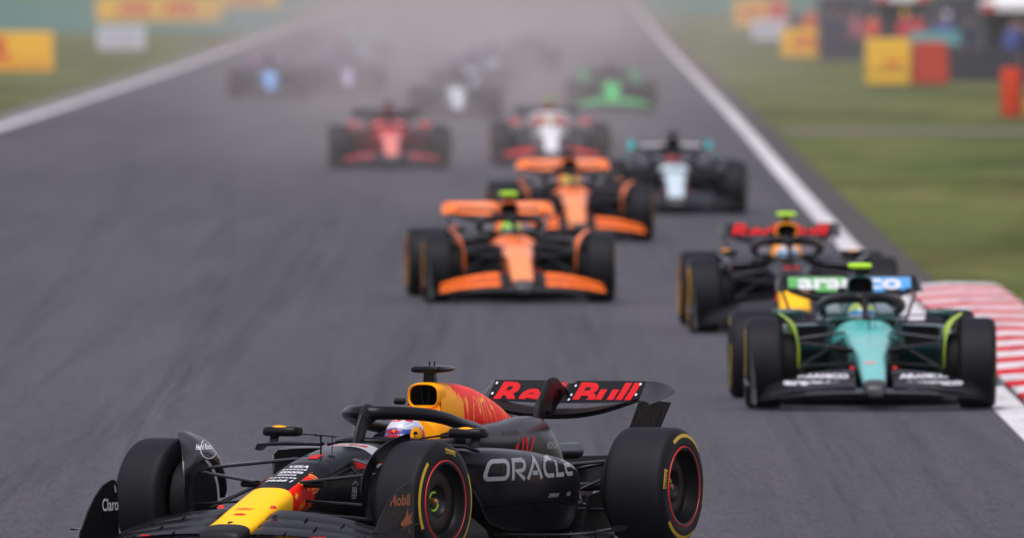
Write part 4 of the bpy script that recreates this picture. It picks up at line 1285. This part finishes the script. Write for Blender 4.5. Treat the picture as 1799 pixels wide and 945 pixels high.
        pr("lettering", fit2d(text2d("bybit", 1, .03), .28, .04), BRONZE_D, (-.72, s_ * .45, .705), UV, cb, r)
        # rear end plate, front end plates
        eb = bvh_of(P['rwep%d' % s_])
        pr("lettering", fit2d(text2d("Mobil 1", 1, .03), .40, .085), BRONZE_D, (-2.38, s_ * .8, .77), UV, eb, r)
        fbp = bvh_of(P['ep%d' % s_])
        pr("lettering", fit2d(text2d("Mobil 1", 1, .035), .36, .068), BRONZE_P, (2.40 - .02, s_ * 1.2, .385), UV, fbp, r)
        pr("emblem", poly2d([(-.10, -.02), (-.03, .02), (.0, .075), (.015, .02), (.07, .05), (.045, .0), (.075, -.03), (.03, -.03), (.035, -.09), (0, -.04), (-.05, -.05)]), BRONZE_P, (2.31, s_ * 1.2, .265), UV, fbp, r)
        pr("lettering", fit2d(text2d("Claro", 1, .015), .24, .075), WHITE if s_ < 0 else WHITE, (2.335, s_ * .8, .335), SIDE if s_ < 0 else SIDE_R, fbp, r)
        pr("trim_panel", strokes2d([([(-.005, .0), (-.012, .045)], False), ([(.012, .0), (.0, .035)], False)], .007), WHITE, (2.255, s_ * .8, .405), SIDE if s_ < 0 else SIDE_R, fbp, r)
        tips = bvh_of(P['fwmain'])
    # red flashes on the second flap
    f2 = bvh_of(P['flap11'], P['flap1-1'])
    for s_ in (1, -1):
        pr("trim_panel", poly2d([(-.10, -.003), (.10, -.003), (.10, .004), (-.10, .005)]), BRIGHT_RED, (2.9, s_ * .50, .165), FACE, f2, r, reach=1.4)
        pr("trim_panel", poly2d([(-.05, -.003), (.05, -.003), (.05, .004), (-.05, .005)]), BRIGHT_RED, (2.9, s_ * .68, .135), FACE, f2, r, reach=1.4)
    # guitar cafe mark on the inner face of the right deflector
    db = bvh_of(P['defl-1'])
    ring = [(.050 * math.cos(R(a)), .062 * math.sin(R(a))) for a in range(0, 360, 15)]
    pr("emblem", strokes2d([([p for p in ring], True)], .006), WHITE, (1.618, -.630, .660), CAMD, db, r, reach=.9, grid=.02)
    pr("lettering", fit2d(text2d("Hard Rock", 1, .05, .1), .098, .034), WHITE, (1.632, -.655, .668), CAMD, db, r, reach=.9, grid=.02, off=.006)
    # floor edge mark and halo mount mark
    fl = bvh_of(*[o for o in BARE if o.name.startswith("floor_fence")])
    pr("emblem", poly2d([(-.055, .055), (-.03, .02), (0, .0), (.03, .02), (.055, .055), (.045, -.01), (.0, -.045), (-.045, -.01)]), GREYW, (.80, .9, .165), SIDE, fl, r)
    # panel joints and fasteners
    for x_ in (1.60, .93):
        for s_, UV in ((1, SIDE), (-1, SIDE_R)):
            pr("panel_joint", poly2d([(-.002, -.2), (.002, -.2), (.002, .13), (-.002, .13)]), SEAM, (x_, s_ * .5, .46), UV, NB, r, off=.0015)
        pr("panel_joint", poly2d([(-.22, -.002), (.22, -.002), (.22, .002), (-.22, .002)]), SEAM, (x_, 0, .8), TOP, NB, r, off=.0015)
    for s_, UV in ((1, SIDE), (-1, SIDE_R)):
        pb = bvh_of(P['pod%d' % s_])
        pr("panel_joint", strokes2d([(smooth_curve([(-.62, .04), (-.2, .055), (.4, .06), (.9, .03)], 6), False)], .004), SEAM, (-.1, s_ * .8, .235), UV, pb, r, off=.0015)
        pr("panel_joint", strokes2d([([(0, -.3), (0, .3)], False)], .004), SEAM, (.36, s_ * .8, .42), UV, pb, r, off=.0015)
        for q in range(7):
            pr("fastener", poly2d([(.006 * math.cos(R(a)), .006 * math.sin(R(a))) for a in range(0, 360, 60)]), SEAM_L, (.40 - .2 * q, s_ * .8, .268 + .004 * q), UV, pb, r, off=.002)
    # dots along the rear flap (rivets of the flap gap)
    for y_, z_ in ((-.485, .968), (-.49, .905), (.475, .968), (.47, .905), (.045, .955), (.035, .90), (.03, .872)):
        pr("rivet", poly2d([(.008 * math.cos(R(a)), .008 * math.sin(R(a))) for a in range(0, 360, 45)]), WHITE, (-2.2, y_, z_), FACE, fb, r, off=.005)


r, mp, h = car_parts[0]
print_navy(r, mp, "1", True)
# helmet of the foremost driver
hb = bvh_of(helm0)
vb = bvh_of(visor0)
hvb = bvh_of(helm0, visor0, strip0)
hd = lambda nm, vf, m, O, off=.003: decal(nm, vf, m, helm0, O, CAMD[0], (0, 0, 1), hvb, grid=.012, off=off, reach=.8)
hc = Vector((.150, 0, .695))
def hp(dx, dz): return hc + Vector(CAMD[0]) * dx + Vector((0, 0, dz)) + Vector((.917, .399, 0)) * .1
disc = lambda a, b: poly2d([(a * math.cos(R(t)), b * math.sin(R(t))) for t in range(0, 360, 18)])
hd("crown_band", poly2d([(-.035, .058), (.02, .044), (.085, .062), (.065, .092), (.0, .090)]), LBLUE_H, hp(0, .0), .003)
hd("crown_stripe", poly2d([(-.02, .050), (.06, .078), (.05, .088), (-.03, .060)]), WHITE, hp(0, .0), .0045)
hd("side_band", poly2d([(-.035, .010), (.04, .016), (.035, .052), (-.02, .046)]), BLUE_H, hp(0, .0), .004)
hd("crown_patch", poly2d([(-.085, .092), (-.03, .100), (.0, .120), (-.05, .118)]), RED, hp(0, .0), .003)
hd("crown_patch", poly2d([(.0, .100), (.05, .092), (.03, .118), (.0, .122)]), RED, hp(0, .0), .004)
hd("back_panel", poly2d([(.085, .06), (.125, .06), (.125, -.06), (.095, -.06)]), BLUE_D, hp(0, .0), .004)
hd("back_patch", poly2d([(.090, .05), (.108, .07), (.118, .0), (.098, -.02)]), RED, hp(0, .0), .0055)
hd("emblem", disc(.036, .046), AMBER, hp(.066, .018), .0065)
hd("emblem", disc(.013, .017), VISOR_D, hp(.062, .022), .008)
hd("lettering", fit2d(text2d("Red Bull", 1, .04), .070, .022), RED, hp(-.072, .012), .0055)
hd("emblem", fit2d(bull2d(), .034, .022), BRIGHT_RED, hp(-.086, .036), .0055)
hd("emblem", fit2d(bull2d(), -.034, .022), BRIGHT_RED, hp(-.054, .038), .0055)
hd("emblem", disc(.008, .010), AMBER, hp(-.070, .040), .0050)
hd("lettering", fit2d(text2d("ORACLE", 1, .02), .105, .018), WHITE, hp(-.055, -.010), .006)
hd("side_panel", poly2d([(-.005, -.020), (.055, -.014), (.05, .006), (-.005, .006)]), LBLUE_H, hp(0, .0), .005)
strip0.material_slots[0].material = BLUE_D

r, mp, h = car_parts[2]
print_navy(r, mp, "11", False)

# ------------------------------------------------------------------ print on the green car: banner halves and white names
r, mp, h = car_parts[1]
fb = bvh_of(P['rwflap'])
decal("banner_half", poly2d([(-.500, -.062), (0, -.062), (0, .055), (-.500, .055)]), GRN_B, r, (-2.2, 0, .915), *FACE, fb, off=.003, label="green half of the rear flap")
decal("banner_half", poly2d([(0, -.062), (.500, -.062), (.500, .055), (0, .055)]), SKYB, r, (-2.2, 0, .915), *FACE, fb, off=.003, label="blue half of the rear flap")
decal("lettering", fit2d(text2d("aramco", 1, .03), .84, .085), WHITE, r, (-2.2, 0, .915), *FACE, fb, off=.005)
f2 = bvh_of(P['flap21'], P['flap2-1'], P['flap31'], P['flap3-1'])
for s_ in (1, -1):
    decal("lettering", fit2d(text2d("ARAMCO", 1, .05), .40, .034), WHITE, r, (2.9, s_ * .40, .270), *FACE, f2, reach=1.6)
    decal("lettering", fit2d(text2d("aramco", 1, .05), .46, .030), WHITE, r, (2.9, s_ * .48, .215), *FACE, f2, reach=1.6)
nb = bvh_of(P['nose'], P['chassis'])
for q in range(5):
    decal("lettering", poly2d(*[[(-.07 + .022 * k_, -.008), (-.056 + .022 * k_, -.008), (-.056 + .022 * k_, .008), (-.07 + .022 * k_, .008)] for k_ in range(7)]), SILVER, r, (1.75 + .11 * q, 0, .75), *TOP, nb)
decal("emblem", poly2d([(-.04, -.02), (.04, -.02), (.04, .02), (-.04, .02)]), RED_P, r, (2.42, -.02, .6), *TOP, nb)

# ------------------------------------------------------------------ print on the orange and black cars' wings
def strokes_row(n, wd, ht):
    return poly2d(*[[(-wd / 2 + wd * q / n, -ht / 2), (-wd / 2 + wd * (q + .66) / n, -ht / 2), (-wd / 2 + wd * (q + .66) / n, ht / 2), (-wd / 2 + wd * q / n, ht / 2)] for q in range(n)])
for i, m in ((3, BLACKP), (4, BLACKP), (5, GREYW)):
    r, mp, h = car_parts[i]
    for s_ in (1, -1):
        decal("lettering", strokes_row(10, .40, .055), m, r, (-2.2, s_ * .25, .912), *FACE, fb)
r, mp, h = car_parts[9]


# ------------------------------------------------------------------ trackside
BOARD_Y = mat("board yellow", (0.86, 0.46, 0.02), 0.55, vary=0.06, scale=2, spec=.15)
BOARD_R = mat("board red", (0.62, 0.03, 0.03), 0.55, vary=0.06, spec=.15)
BOARD_W = mat("board white", (0.62, 0.62, 0.68), 0.55, vary=0.05, spec=.15)
BOARD_G = mat("board grey print", (0.16, 0.16, 0.26), 0.6)
FOAM_O = mat("orange foam cover", (0.52, 0.045, 0.010), 0.6, vary=0.08, bump=0.2, spec=.15)
FOAM_Y = mat("yellow foam cover", (0.80, 0.46, 0.03), 0.6, vary=0.08, bump=0.2, spec=.15)
FOAM_R = mat("red foam cover", (0.46, 0.045, 0.018), 0.6, vary=0.08, bump=0.2, spec=.15)
STEEL = mat("grey steel", (0.14, 0.14, 0.15), 0.5, metal=0.5)
BELT = mat("dark barrier belt", (0.016, 0.018, 0.028), 0.7, vary=0.2)
CANVAS = mat("white canvas", (0.78, 0.77, 0.79), 0.8, vary=0.04)
CANVAS_R = mat("red canvas", (0.45, 0.03, 0.04), 0.8)
CLOTH_T = mat("teal cloth", (0.10, 0.34, 0.34), 0.8)
C_NAVY = mat("navy cloth", (0.018, 0.022, 0.06), 0.9)
C_GREY = mat("grey cloth", (0.045, 0.045, 0.06), 0.9)
C_RED = mat("red cloth", (0.50, 0.03, 0.05), 0.9)
C_ORNG = mat("orange cloth", (0.62, 0.09, 0.03), 0.9)
C_BLUE = mat("blue cloth", (0.06, 0.08, 0.28), 0.9)
C_PINK = mat("pink cloth", (0.55, 0.14, 0.22), 0.9)
HAIR = mat("black hair", (0.012, 0.010, 0.009), 0.7)


def board(x0, x1, Y, h, face, label, print_=(), rz=0, group="advertising boards beside the track", z0=.05):
    """padded advertising board: panel, steel feet, print"""
    b = empty("advertising_board", ((x0 + x1) / 2, Y, 0), rz)
    tag(b, label, "advertising board", group)
    w_ = x1 - x0
    mb = MB(); mb.box((0, 0, z0 + h / 2), (w_, .16, h)); bevel(me := mb.mesh("panel", 0), .03); mkobj("panel", me, [face], b)
    n = max(2, int(w_ / 1.5) + 1)
    for i in range(n):
        xx = -w_ / 2 + .25 + (w_ - .5) * i / (n - 1)
        mb = MB(); mb.box((xx, .30, .03), (.05, .55, .05)); mb.box((xx, .45, .35), (.04, .04, .70), Matrix.Rotation(R(28), 3, 'X')); mb.build("foot", STEEL, b, smooth=0)
    for vf, m, dx, dz in print_:
        decal("lettering", vf, m, b, (dx, -.08, z0 + h / 2 + dz), (1, 0, 0), (0, 0, 1), None, grid=0, off=.004)
    return b


def dhl(wd, ht): return fit2d(text2d("DHL", 1, .07, .35), wd, ht)
def rules(wd, n=3, g=.05): return poly2d(*[[(-wd / 2, -g * i), (wd / 2, -g * i), (wd / 2, -g * i - .022), (-wd / 2, -g * i - .022)] for i in range(n)])


board(-19.2, -13.95, 597, 1.18, BOARD_Y, "yellow board with red lettering nearest on the left grass", [(dhl(2.9, .62), BOARD_R, -.05, .10), (rules(3.6, 3, .06), BOARD_R, .62, -.30)])
board(-21.9, -15.3, 1035, 1.32, BOARD_Y, "long yellow board with red lettering behind the white board on the left grass", [(fit2d(text2d("DHL   DHL", 1, .07, .35), 4.2, .62), BOARD_R, -.1, .05), (rules(5.6, 2, .08), BOARD_R, .2, -.36)])
board(-19.4, -15.4, 1307, 1.25, BOARD_Y, "farthest yellow board on the left, half lost in the dust", [(dhl(2.4, .6), BOARD_R, -.3, .0)])
board(-15.4, -13.65, 730, .86, BOARD_W, "low white board with grey marks on the left grass", [(strokes_row(9, 1.4, .10), BOARD_G, 0, .22), (strokes_row(7, 1.3, .10), BOARD_G, 0, .02), (strokes_row(8, 1.4, .10), BOARD_G, 0, -.20)])
board(10.8, 13.4, 955, 1.34, BOARD_Y, "yellow and red board at the far end of the right hand row", [(poly2d([(.35, -.6), (1.25, -.6), (1.25, .6), (.35, .6)]), BOARD_R, 0, 0), (dhl(1.2, .45), BOARD_R, -.45, .05)])
board(9.9, 11.75, 812, .84, BOARD_W, "low white board with grey marks on the right grass", [(strokes_row(9, 1.5, .10), BOARD_G, 0, .18), (strokes_row(8, 1.4, .10), BOARD_G, 0, -.06)])
board(9.3, 11.2, 679, .98, BOARD_Y, "yellow board with orange red lettering in front of the low white board on the right", [(dhl(1.2, .36), C_ORNG, 0, .06), (rules(1.3, 2, .07), C_ORNG, 0, -.22)])


def pad(name, label, cat, x0, x1, Y, h, dp, m, top_in=0.0, prints=()):
    o = empty(name, ((x0 + x1) / 2, Y, 0)); tag(o, label, cat)
    w_ = (x1 - x0) / 2
    mb = MB(); mb.ring_loft([[(-w_ * k_, -dp / 2, z), (w_ * k_, -dp / 2, z), (w_ * k_, dp / 2, z), (-w_ * k_, dp / 2, z)] for k_, z in ((1, .03), (1, h * .4), (1 - top_in * .6, h * .75), (1 - top_in, h))])
    bevel(me := mb.mesh("cushion", 0), .05, 3); mkobj("cushion", me, [m], o)
    for z in (.30, .70):
        mb = MB(); mb.box((0, 0, h * z), (2 * w_ + .012, dp + .012, .05)); mb.build("strap", m if z > .5 else BELT, o, smooth=0) if top_in == 0 else None
    mb = MB(); mb.box((0, 0, .012), (2 * w_ * .96, dp * .96, .03)); mb.build("base", BELT, o, smooth=0)
    for vf, mm, dx, dz in prints: decal("lettering", vf, mm, o, (dx, -dp / 2, h / 2 + dz), (1, 0, 0), (0, 0, 1), None, grid=0, off=.012)
    return o


pad("crash_cushion", "yellow crash cushion block with small red lettering on the right grass", "crash cushion", 9.72, 10.95, 540, 1.27, .9, FOAM_Y, 0.0, [(dhl(.55, .18), C_ORNG, .12, -.05)])
pad("crash_cushion", "dark red crash cushion with a sloping side right of the yellow block", "crash cushion", 10.99, 12.0, 540.2, 1.20, .9, FOAM_R, .10)


def post(x, Y, h, rad, m, label):
    o = empty("marker_post", (x, Y, 0)); tag(o, label, "marker post")
    mb = MB(); mb.lathe([(rad * .2, .02), (rad * .96, .02), (rad, .06), (rad, h - .05), (rad * .9, h), (rad * .2, h + .01)], 24, 'z', True); mb.build("foam_tube", m, o)
    mb = MB(); mb.lathe([(rad * 1.012, h * .62), (rad * 1.015, h * .66)], 24, 'z'); mb.build("band", m, o)
    mb = MB(); mb.lathe([(.01, .0), (rad * 1.25, .0), (rad * 1.2, .04), (.01, .045)], 24, 'z', True); mb.build("base", BELT, o)


post(10.96, 431, 1.10, .235, FOAM_O, "fat orange foam post standing alone on the right grass")
post(11.40, 431.5, .42, .13, FOAM_Y, "low yellow foam post right of the fat orange one at the picture edge")

# tyre barriers: stacks of tyres behind a belt
TY = MB(); TY.lathe([(.16, .0), (.28, .0), (.31, .05), (.31, .17), (.28, .22), (.16, .22)], 18, 'z'); TYM = TY.mesh("tyre", 40)
def barrier(x0, x1, Y, rows, label):
    o = empty("tyre_barrier", ((x0 + x1) / 2, Y, 0)); tag(o, label, "tyre barrier")
    n = int((x1 - x0) / .63)
    for i in range(n):
        for k_ in range(rows):
            t_ = mkobj("tyre", TYM, [BELT], o); t_.location = (-(x1 - x0) / 2 + .32 + i * .63, 0, .005 + k_ * .222)
    mb = MB(); mb.box((0, -.335, rows * .111), (x1 - x0, .03, rows * .222 - .04)); mb.build("belt", BELT, o, smooth=0)
barrier(12.2, 16.4, 556, 4, "low dark tyre barrier right of the crash cushions")

SCREEN = mat("slate screen cloth", (0.030, 0.032, 0.048), 0.85, vary=0.25, scale=1.5)
o = empty("debris_fence", (14.6, 668, 0)); tag(o, "debris fence of slate grey screens on steel posts behind the marshals", "fence")
for i in range(7):
    mb = MB(); mb.tube([(-4.2 + 1.4 * i, 0, 0), (-4.2 + 1.4 * i, 0, 2.3), (-4.2 + 1.4 * i, -.25, 2.6)], .04, 8); mb.build("post", STEEL, o)
    if i < 6:
        mb = MB(); mb.box((-3.5 + 1.4 * i, .02, 1.12 + .02 * (i % 2)), (1.30, .03, 2.12)); mb.build("screen_panel", SCREEN, o, smooth=0)


def canopy(x0, x1, Y, dp, z0, label):
    o = empty("gazebo", ((x0 + x1) / 2, Y, 0)); tag(o, label, "gazebo", "white canopies of the marshal post")
    w_ = (x1 - x0) / 2
    mb = MB(); mb.ring_loft([[(-w_ * k_, -dp / 2 * k_, z), (w_ * k_, -dp / 2 * k_, z), (w_ * k_, dp / 2 * k_, z), (-w_ * k_, dp / 2 * k_, z)] for k_, z in ((1, z0 + .28), (.5, z0 + .62), (.06, z0 + 1.0))]); mb.build("roof", CANVAS, o, smooth=0)
    for a, b_, c_, d_ in ((0, -dp / 2, w_ * 2, .02), (0, dp / 2, w_ * 2, .02), (-w_, 0, .02, dp), (w_, 0, .02, dp)):
        mb = MB(); mb.box((a, b_, z0 + .15), (c_, d_, .27)); mb.build("valance", CANVAS, o, smooth=0)
    for sx in (-1, 1):
        mb = MB(); mb.box((sx * (w_ - .22), -dp / 2 - .02, z0 + .12), (.40, .02, .22)); mb.build("corner_panel", CANVAS_R, o, smooth=0)
        for sy in (-1, 1):
            mb = MB(); mb.box((sx * (w_ - .05), sy * (dp / 2 - .05), (z0 + .2) / 2), (.06, .06, z0 + .2)); mb.build("leg", STEEL, o, smooth=0)
    mb = MB(); mb.box((0, dp / 2 - .12, z0 / 2 + .05), (w_ * 2 - .2, .02, z0 - .1)); mb.build("back_wall", C_GREY, o, smooth=0)
canopy(14.3, 17.6, 600, 3, 1.86, "white canopy with red corner panels nearest the picture's top right corner")
canopy(12.1, 13.9, 655, 2.6, 2.02, "white canopy behind the teal counter, left of the other canopy")
o = empty("counter", (13.0, 600, 0)); tag(o, "teal cloth covered counter behind the dark red cushion", "counter")
mb = MB(); mb.box((0, 0, 1.20), (1.7, .6, .06)); mb.build("top", CLOTH_T, o, smooth=0)
mb = MB(); mb.box((0, -.31, 1.02), (1.7, .02, .36)); mb.build("cloth", CLOTH_T, o, smooth=0)
for sx in (-.8, .8):
    for sy in (-.26, .26):
        mb = MB(); mb.box((sx, sy, .585), (.05, .05, 1.17)); mb.build("leg", STEEL, o, smooth=0)
o = empty("mast", (13.95, 592, 0)); tag(o, "thick grey steel mast between the two canopies", "mast")
mb = MB(); mb.box((0, 0, 1.75), (.32, .32, 3.3)); bevel(me := mb.mesh("column", 0), .02); mkobj("column", me, [C_GREY], o)
mb = MB(); mb.box((0, 0, .05), (.6, .6, .1)); mb.build("base_plate", STEEL, o, smooth=0)


def person(x, Y, h, jacket, trousers, head, label, face=0, arm=0.0):
    v = [(0, 0, .93), (0, 0, 1.10), (0, 0, 1.32), (0, 0, 1.45), (0, 0, 1.53), (0, .01, 1.62), (0, .01, 1.72),
         (.17, 0, 1.40), (.24, .02, 1.14), (.24 - arm * .1, -.10 - arm * .15, .92 + arm * .25), (.235 - arm * .14, -.14 - arm * .18, .83 + arm * .33),
         (-.17, 0, 1.40), (-.24, .02, 1.14), (-.24, -.06, .90), (-.235, -.09, .81),
         (.10, 0, .88), (.12, -.01, .50), (.125, .02, .10), (.13, -.12, .04), (-.10, 0, .88), (-.12, -.01, .50), (-.125, .02, .10), (-.13, -.12, .04)]
    e = [(0, 1), (1, 2), (2, 3), (3, 4), (4, 5), (5, 6), (2, 7), (7, 8), (8, 9), (9, 10), (2, 11), (11, 12), (12, 13), (13, 14), (0, 15), (15, 16), (16, 17), (17, 18), (0, 19), (19, 20), (20, 21), (21, 22)]
    rad = [(.15, .11), (.15, .11), (.16, .11), .07, .055, .085, .07, .07, .05, .04, .042, .07, .05, .04, .042, .09, .065, .05, .045, .09, .065, .05, .045]
    me = skin_mesh("person", v, e, rad)
    for _ in range(3): me.materials.append(None)
    for p in me.polygons:
        c = p.center
        p.material_index = 2 if (c.z > 1.50 or (abs(c.x) > .17 and c.z < .90 + arm * .2 and c.z > .6)) else (1 if c.z < .93 and abs(c.x) < .20 else 0)
    o = mkobj("person", me, [jacket, trousers, SKIN]); k_ = h / 1.79
    o.scale = (k_, k_, k_); o.location = (x, Y, 0); o.rotation_euler = (0, 0, R(face))
    mb = MB(); mb.lathe([(.001, 1.805), (.05, 1.80), (.086, 1.76), (.098, 1.70), (.096, 1.66)], 18, 'z'); mb.v = [(a, b_ * 1.1 + .02, c) for a, b_, c in mb.v]
    mb.build("hat" if head is not HAIR else "hair", head, o)
    tag(o, label, "person", "people at the marshal post")


person(13.75, 523, 1.78, C_NAVY, C_NAVY, HAIR, "person in navy clothing at the right picture edge", 20)
person(11.75, 640, 1.76, C_ORNG, C_NAVY, HAIR, "person in orange red jacket behind the yellow crash cushion", -15, .6)
person(12.72, 636, 1.78, C_RED, C_NAVY, FOAM_Y, "person in red jacket and yellow cap behind the dark red cushion", 10)
person(11.45, 655, 1.74, C_PINK, C_GREY, HAIR, "person in pink top left of the orange red jacket", 30)
person(12.25, 660, 1.80, C_GREY, C_NAVY, HAIR, "person in grey between the orange red and the red jackets", 0)
person(10.62, 650, 1.78, C_NAVY, C_NAVY, HAIR, "person in dark navy behind the yellow board with orange red lettering", -20)
person(10.5, 690, 1.80, C_ORNG, C_ORNG, HAIR, "person in orange overalls behind the low white board", 15)
person(11.05, 652, 1.75, C_GREY, C_NAVY, HAIR, "person in dark grey right of the navy one by the boards", 5)
person(13.35, 612, 1.74, C_BLUE, C_NAVY, HAIR, "person in blue shirt behind the left half of the teal counter", 0)
person(13.80 - .2, 614, 1.78, C_BLUE, C_NAVY, BOARD_W, "person in blue shirt and white cap behind the right half of the teal counter", -10)
person(14.75, 575, 1.76, C_NAVY, C_GREY, HAIR, "person in navy under the nearest white canopy", 12, .5)
person(15.3, 590, 1.72, C_GREY, C_NAVY, HAIR, "person in grey at the back of the nearest white canopy", -25)
person(12.0, 648, 1.78, C_NAVY, C_NAVY, HAIR, "person in dark navy between the orange red jacket and the grey person", 10)
person(14.25, 560, 1.75, C_BLUE, C_NAVY, HAIR, "person in blue shirt and navy trousers right of the grey mast", -15)
person(13.2, 640, 1.76, C_RED, C_GREY, HAIR, "person in red jacket under the canopy behind the teal counter", 5)
person(10.08, 700, 1.77, C_GREY, C_NAVY, HAIR, "person in grey beside the orange overalls by the low white board", 0)
person(14.9, 552, 1.70, C_NAVY, C_NAVY, C_NAVY, "person in navy with a navy cap beside the blue shirted one right of the mast", 25)
person(13.6, 585, 1.76, C_NAVY, C_GREY, HAIR, "person in navy directly left of the grey mast", -20)


# ------------------------------------------------------------------ air: thin haze everywhere, dust thrown up by the field
HAZE_D, DUST_D = 0.00003, 0.0046
def vol_mat(name, col, dens):
    m = bpy.data.materials.new(name); m.use_nodes = True
    n = m.node_tree.nodes; l = m.node_tree.links
    n.remove(n["Principled BSDF"])
    v = n.new("ShaderNodeVolumePrincipled"); v.inputs["Color"].default_value = (*col, 1); v.inputs["Density"].default_value = dens
    v.inputs["Anisotropy"].default_value = 0.0
    l.new(v.outputs[0], n["Material Output"].inputs["Volume"])
    return m, v


hm, _ = vol_mat("haze", (0.86, 0.86, 0.88), HAZE_D)
mb = MB(); mb.box((0, 1450, 2.2), (2000, 3100, 6.6)); hz = mb.build("haze", [hm], None, smooth=0); tag(hz, kind="stuff")

dm, dv = vol_mat("dust", (0.66, 0.595, 0.585), DUST_D)
n = dm.node_tree.nodes; l = dm.node_tree.links
tc = n.new("ShaderNodeTexCoord"); sp = n.new("ShaderNodeSeparateXYZ"); l.new(tc.outputs["Object"], sp.inputs[0])
def mapr(sock, a, b_, c=0.0, d=1.0, smooth=True):
    q = n.new("ShaderNodeMapRange"); q.interpolation_type = 'SMOOTHSTEP' if smooth else 'LINEAR'
    for k_, v_ in ((1, a), (2, b_), (3, c), (4, d)): q.inputs[k_].default_value = v_
    l.new(sock, q.inputs[0]); return q.outputs[0]
def mathn(op, a, b_):
    q = n.new("ShaderNodeMath"); q.operation = op
    for k_, v_ in ((0, a), (1, b_)):
        if isinstance(v_, (int, float)): q.inputs[k_].default_value = v_
        else: l.new(v_, q.inputs[k_])
    return q.outputs[0]
# object origin sits at x -2.2, y 250: y local runs 0 .. 900
ax = mathn('ABSOLUTE', sp.outputs[0], 0)
axs = mathn('DIVIDE', ax, mathn('ADD', mathn('MULTIPLY', sp.outputs[1], 0.0022), 0.80))
side = mathn('ADD', mathn('MULTIPLY', mapr(axs, 4.4, .3), .72), mathn('MULTIPLY', mapr(axs, 10, .5), .28))
veil = mapr(ax, 70, 14, 0, .055)
near = mapr(sp.outputs[1], 4, 150, .0, 1.0)
far = mapr(sp.outputs[1], 890, 720)
low = mapr(sp.outputs[2], 4.4, 1.0, .35, 1.0)
nz = n.new("ShaderNodeTexNoise"); nz.inputs["Scale"].default_value = 0.16; nz.inputs["Detail"].default_value = 3
mp_ = n.new("ShaderNodeMapping"); mp_.inputs["Scale"].default_value = (2.6, .16, 2.6); l.new(tc.outputs["Object"], mp_.inputs[0]); l.new(mp_.outputs[0], nz.inputs["Vector"])
nzv = mapr(nz.outputs[0], .36, .64, .10, 1.9)
core = mathn('MULTIPLY', mathn('MULTIPLY', side, nzv), low)
dd = mathn('MULTIPLY', mathn('ADD', core, veil), mathn('MULTIPLY', far, near))
l.new(mathn('MULTIPLY', dd, DUST_D), dv.inputs["Density"])
mb = MB(); mb.box((0, 450, 2.25), (150, 900, 4.4)); ds = mb.build("dust_cloud", [dm], None, smooth=0); ds.location = (-1.3, 215, 0); tag(ds, kind="stuff")
SC.cycles.volume_step_rate = 0.25
SC.cycles.volume_max_steps = 256
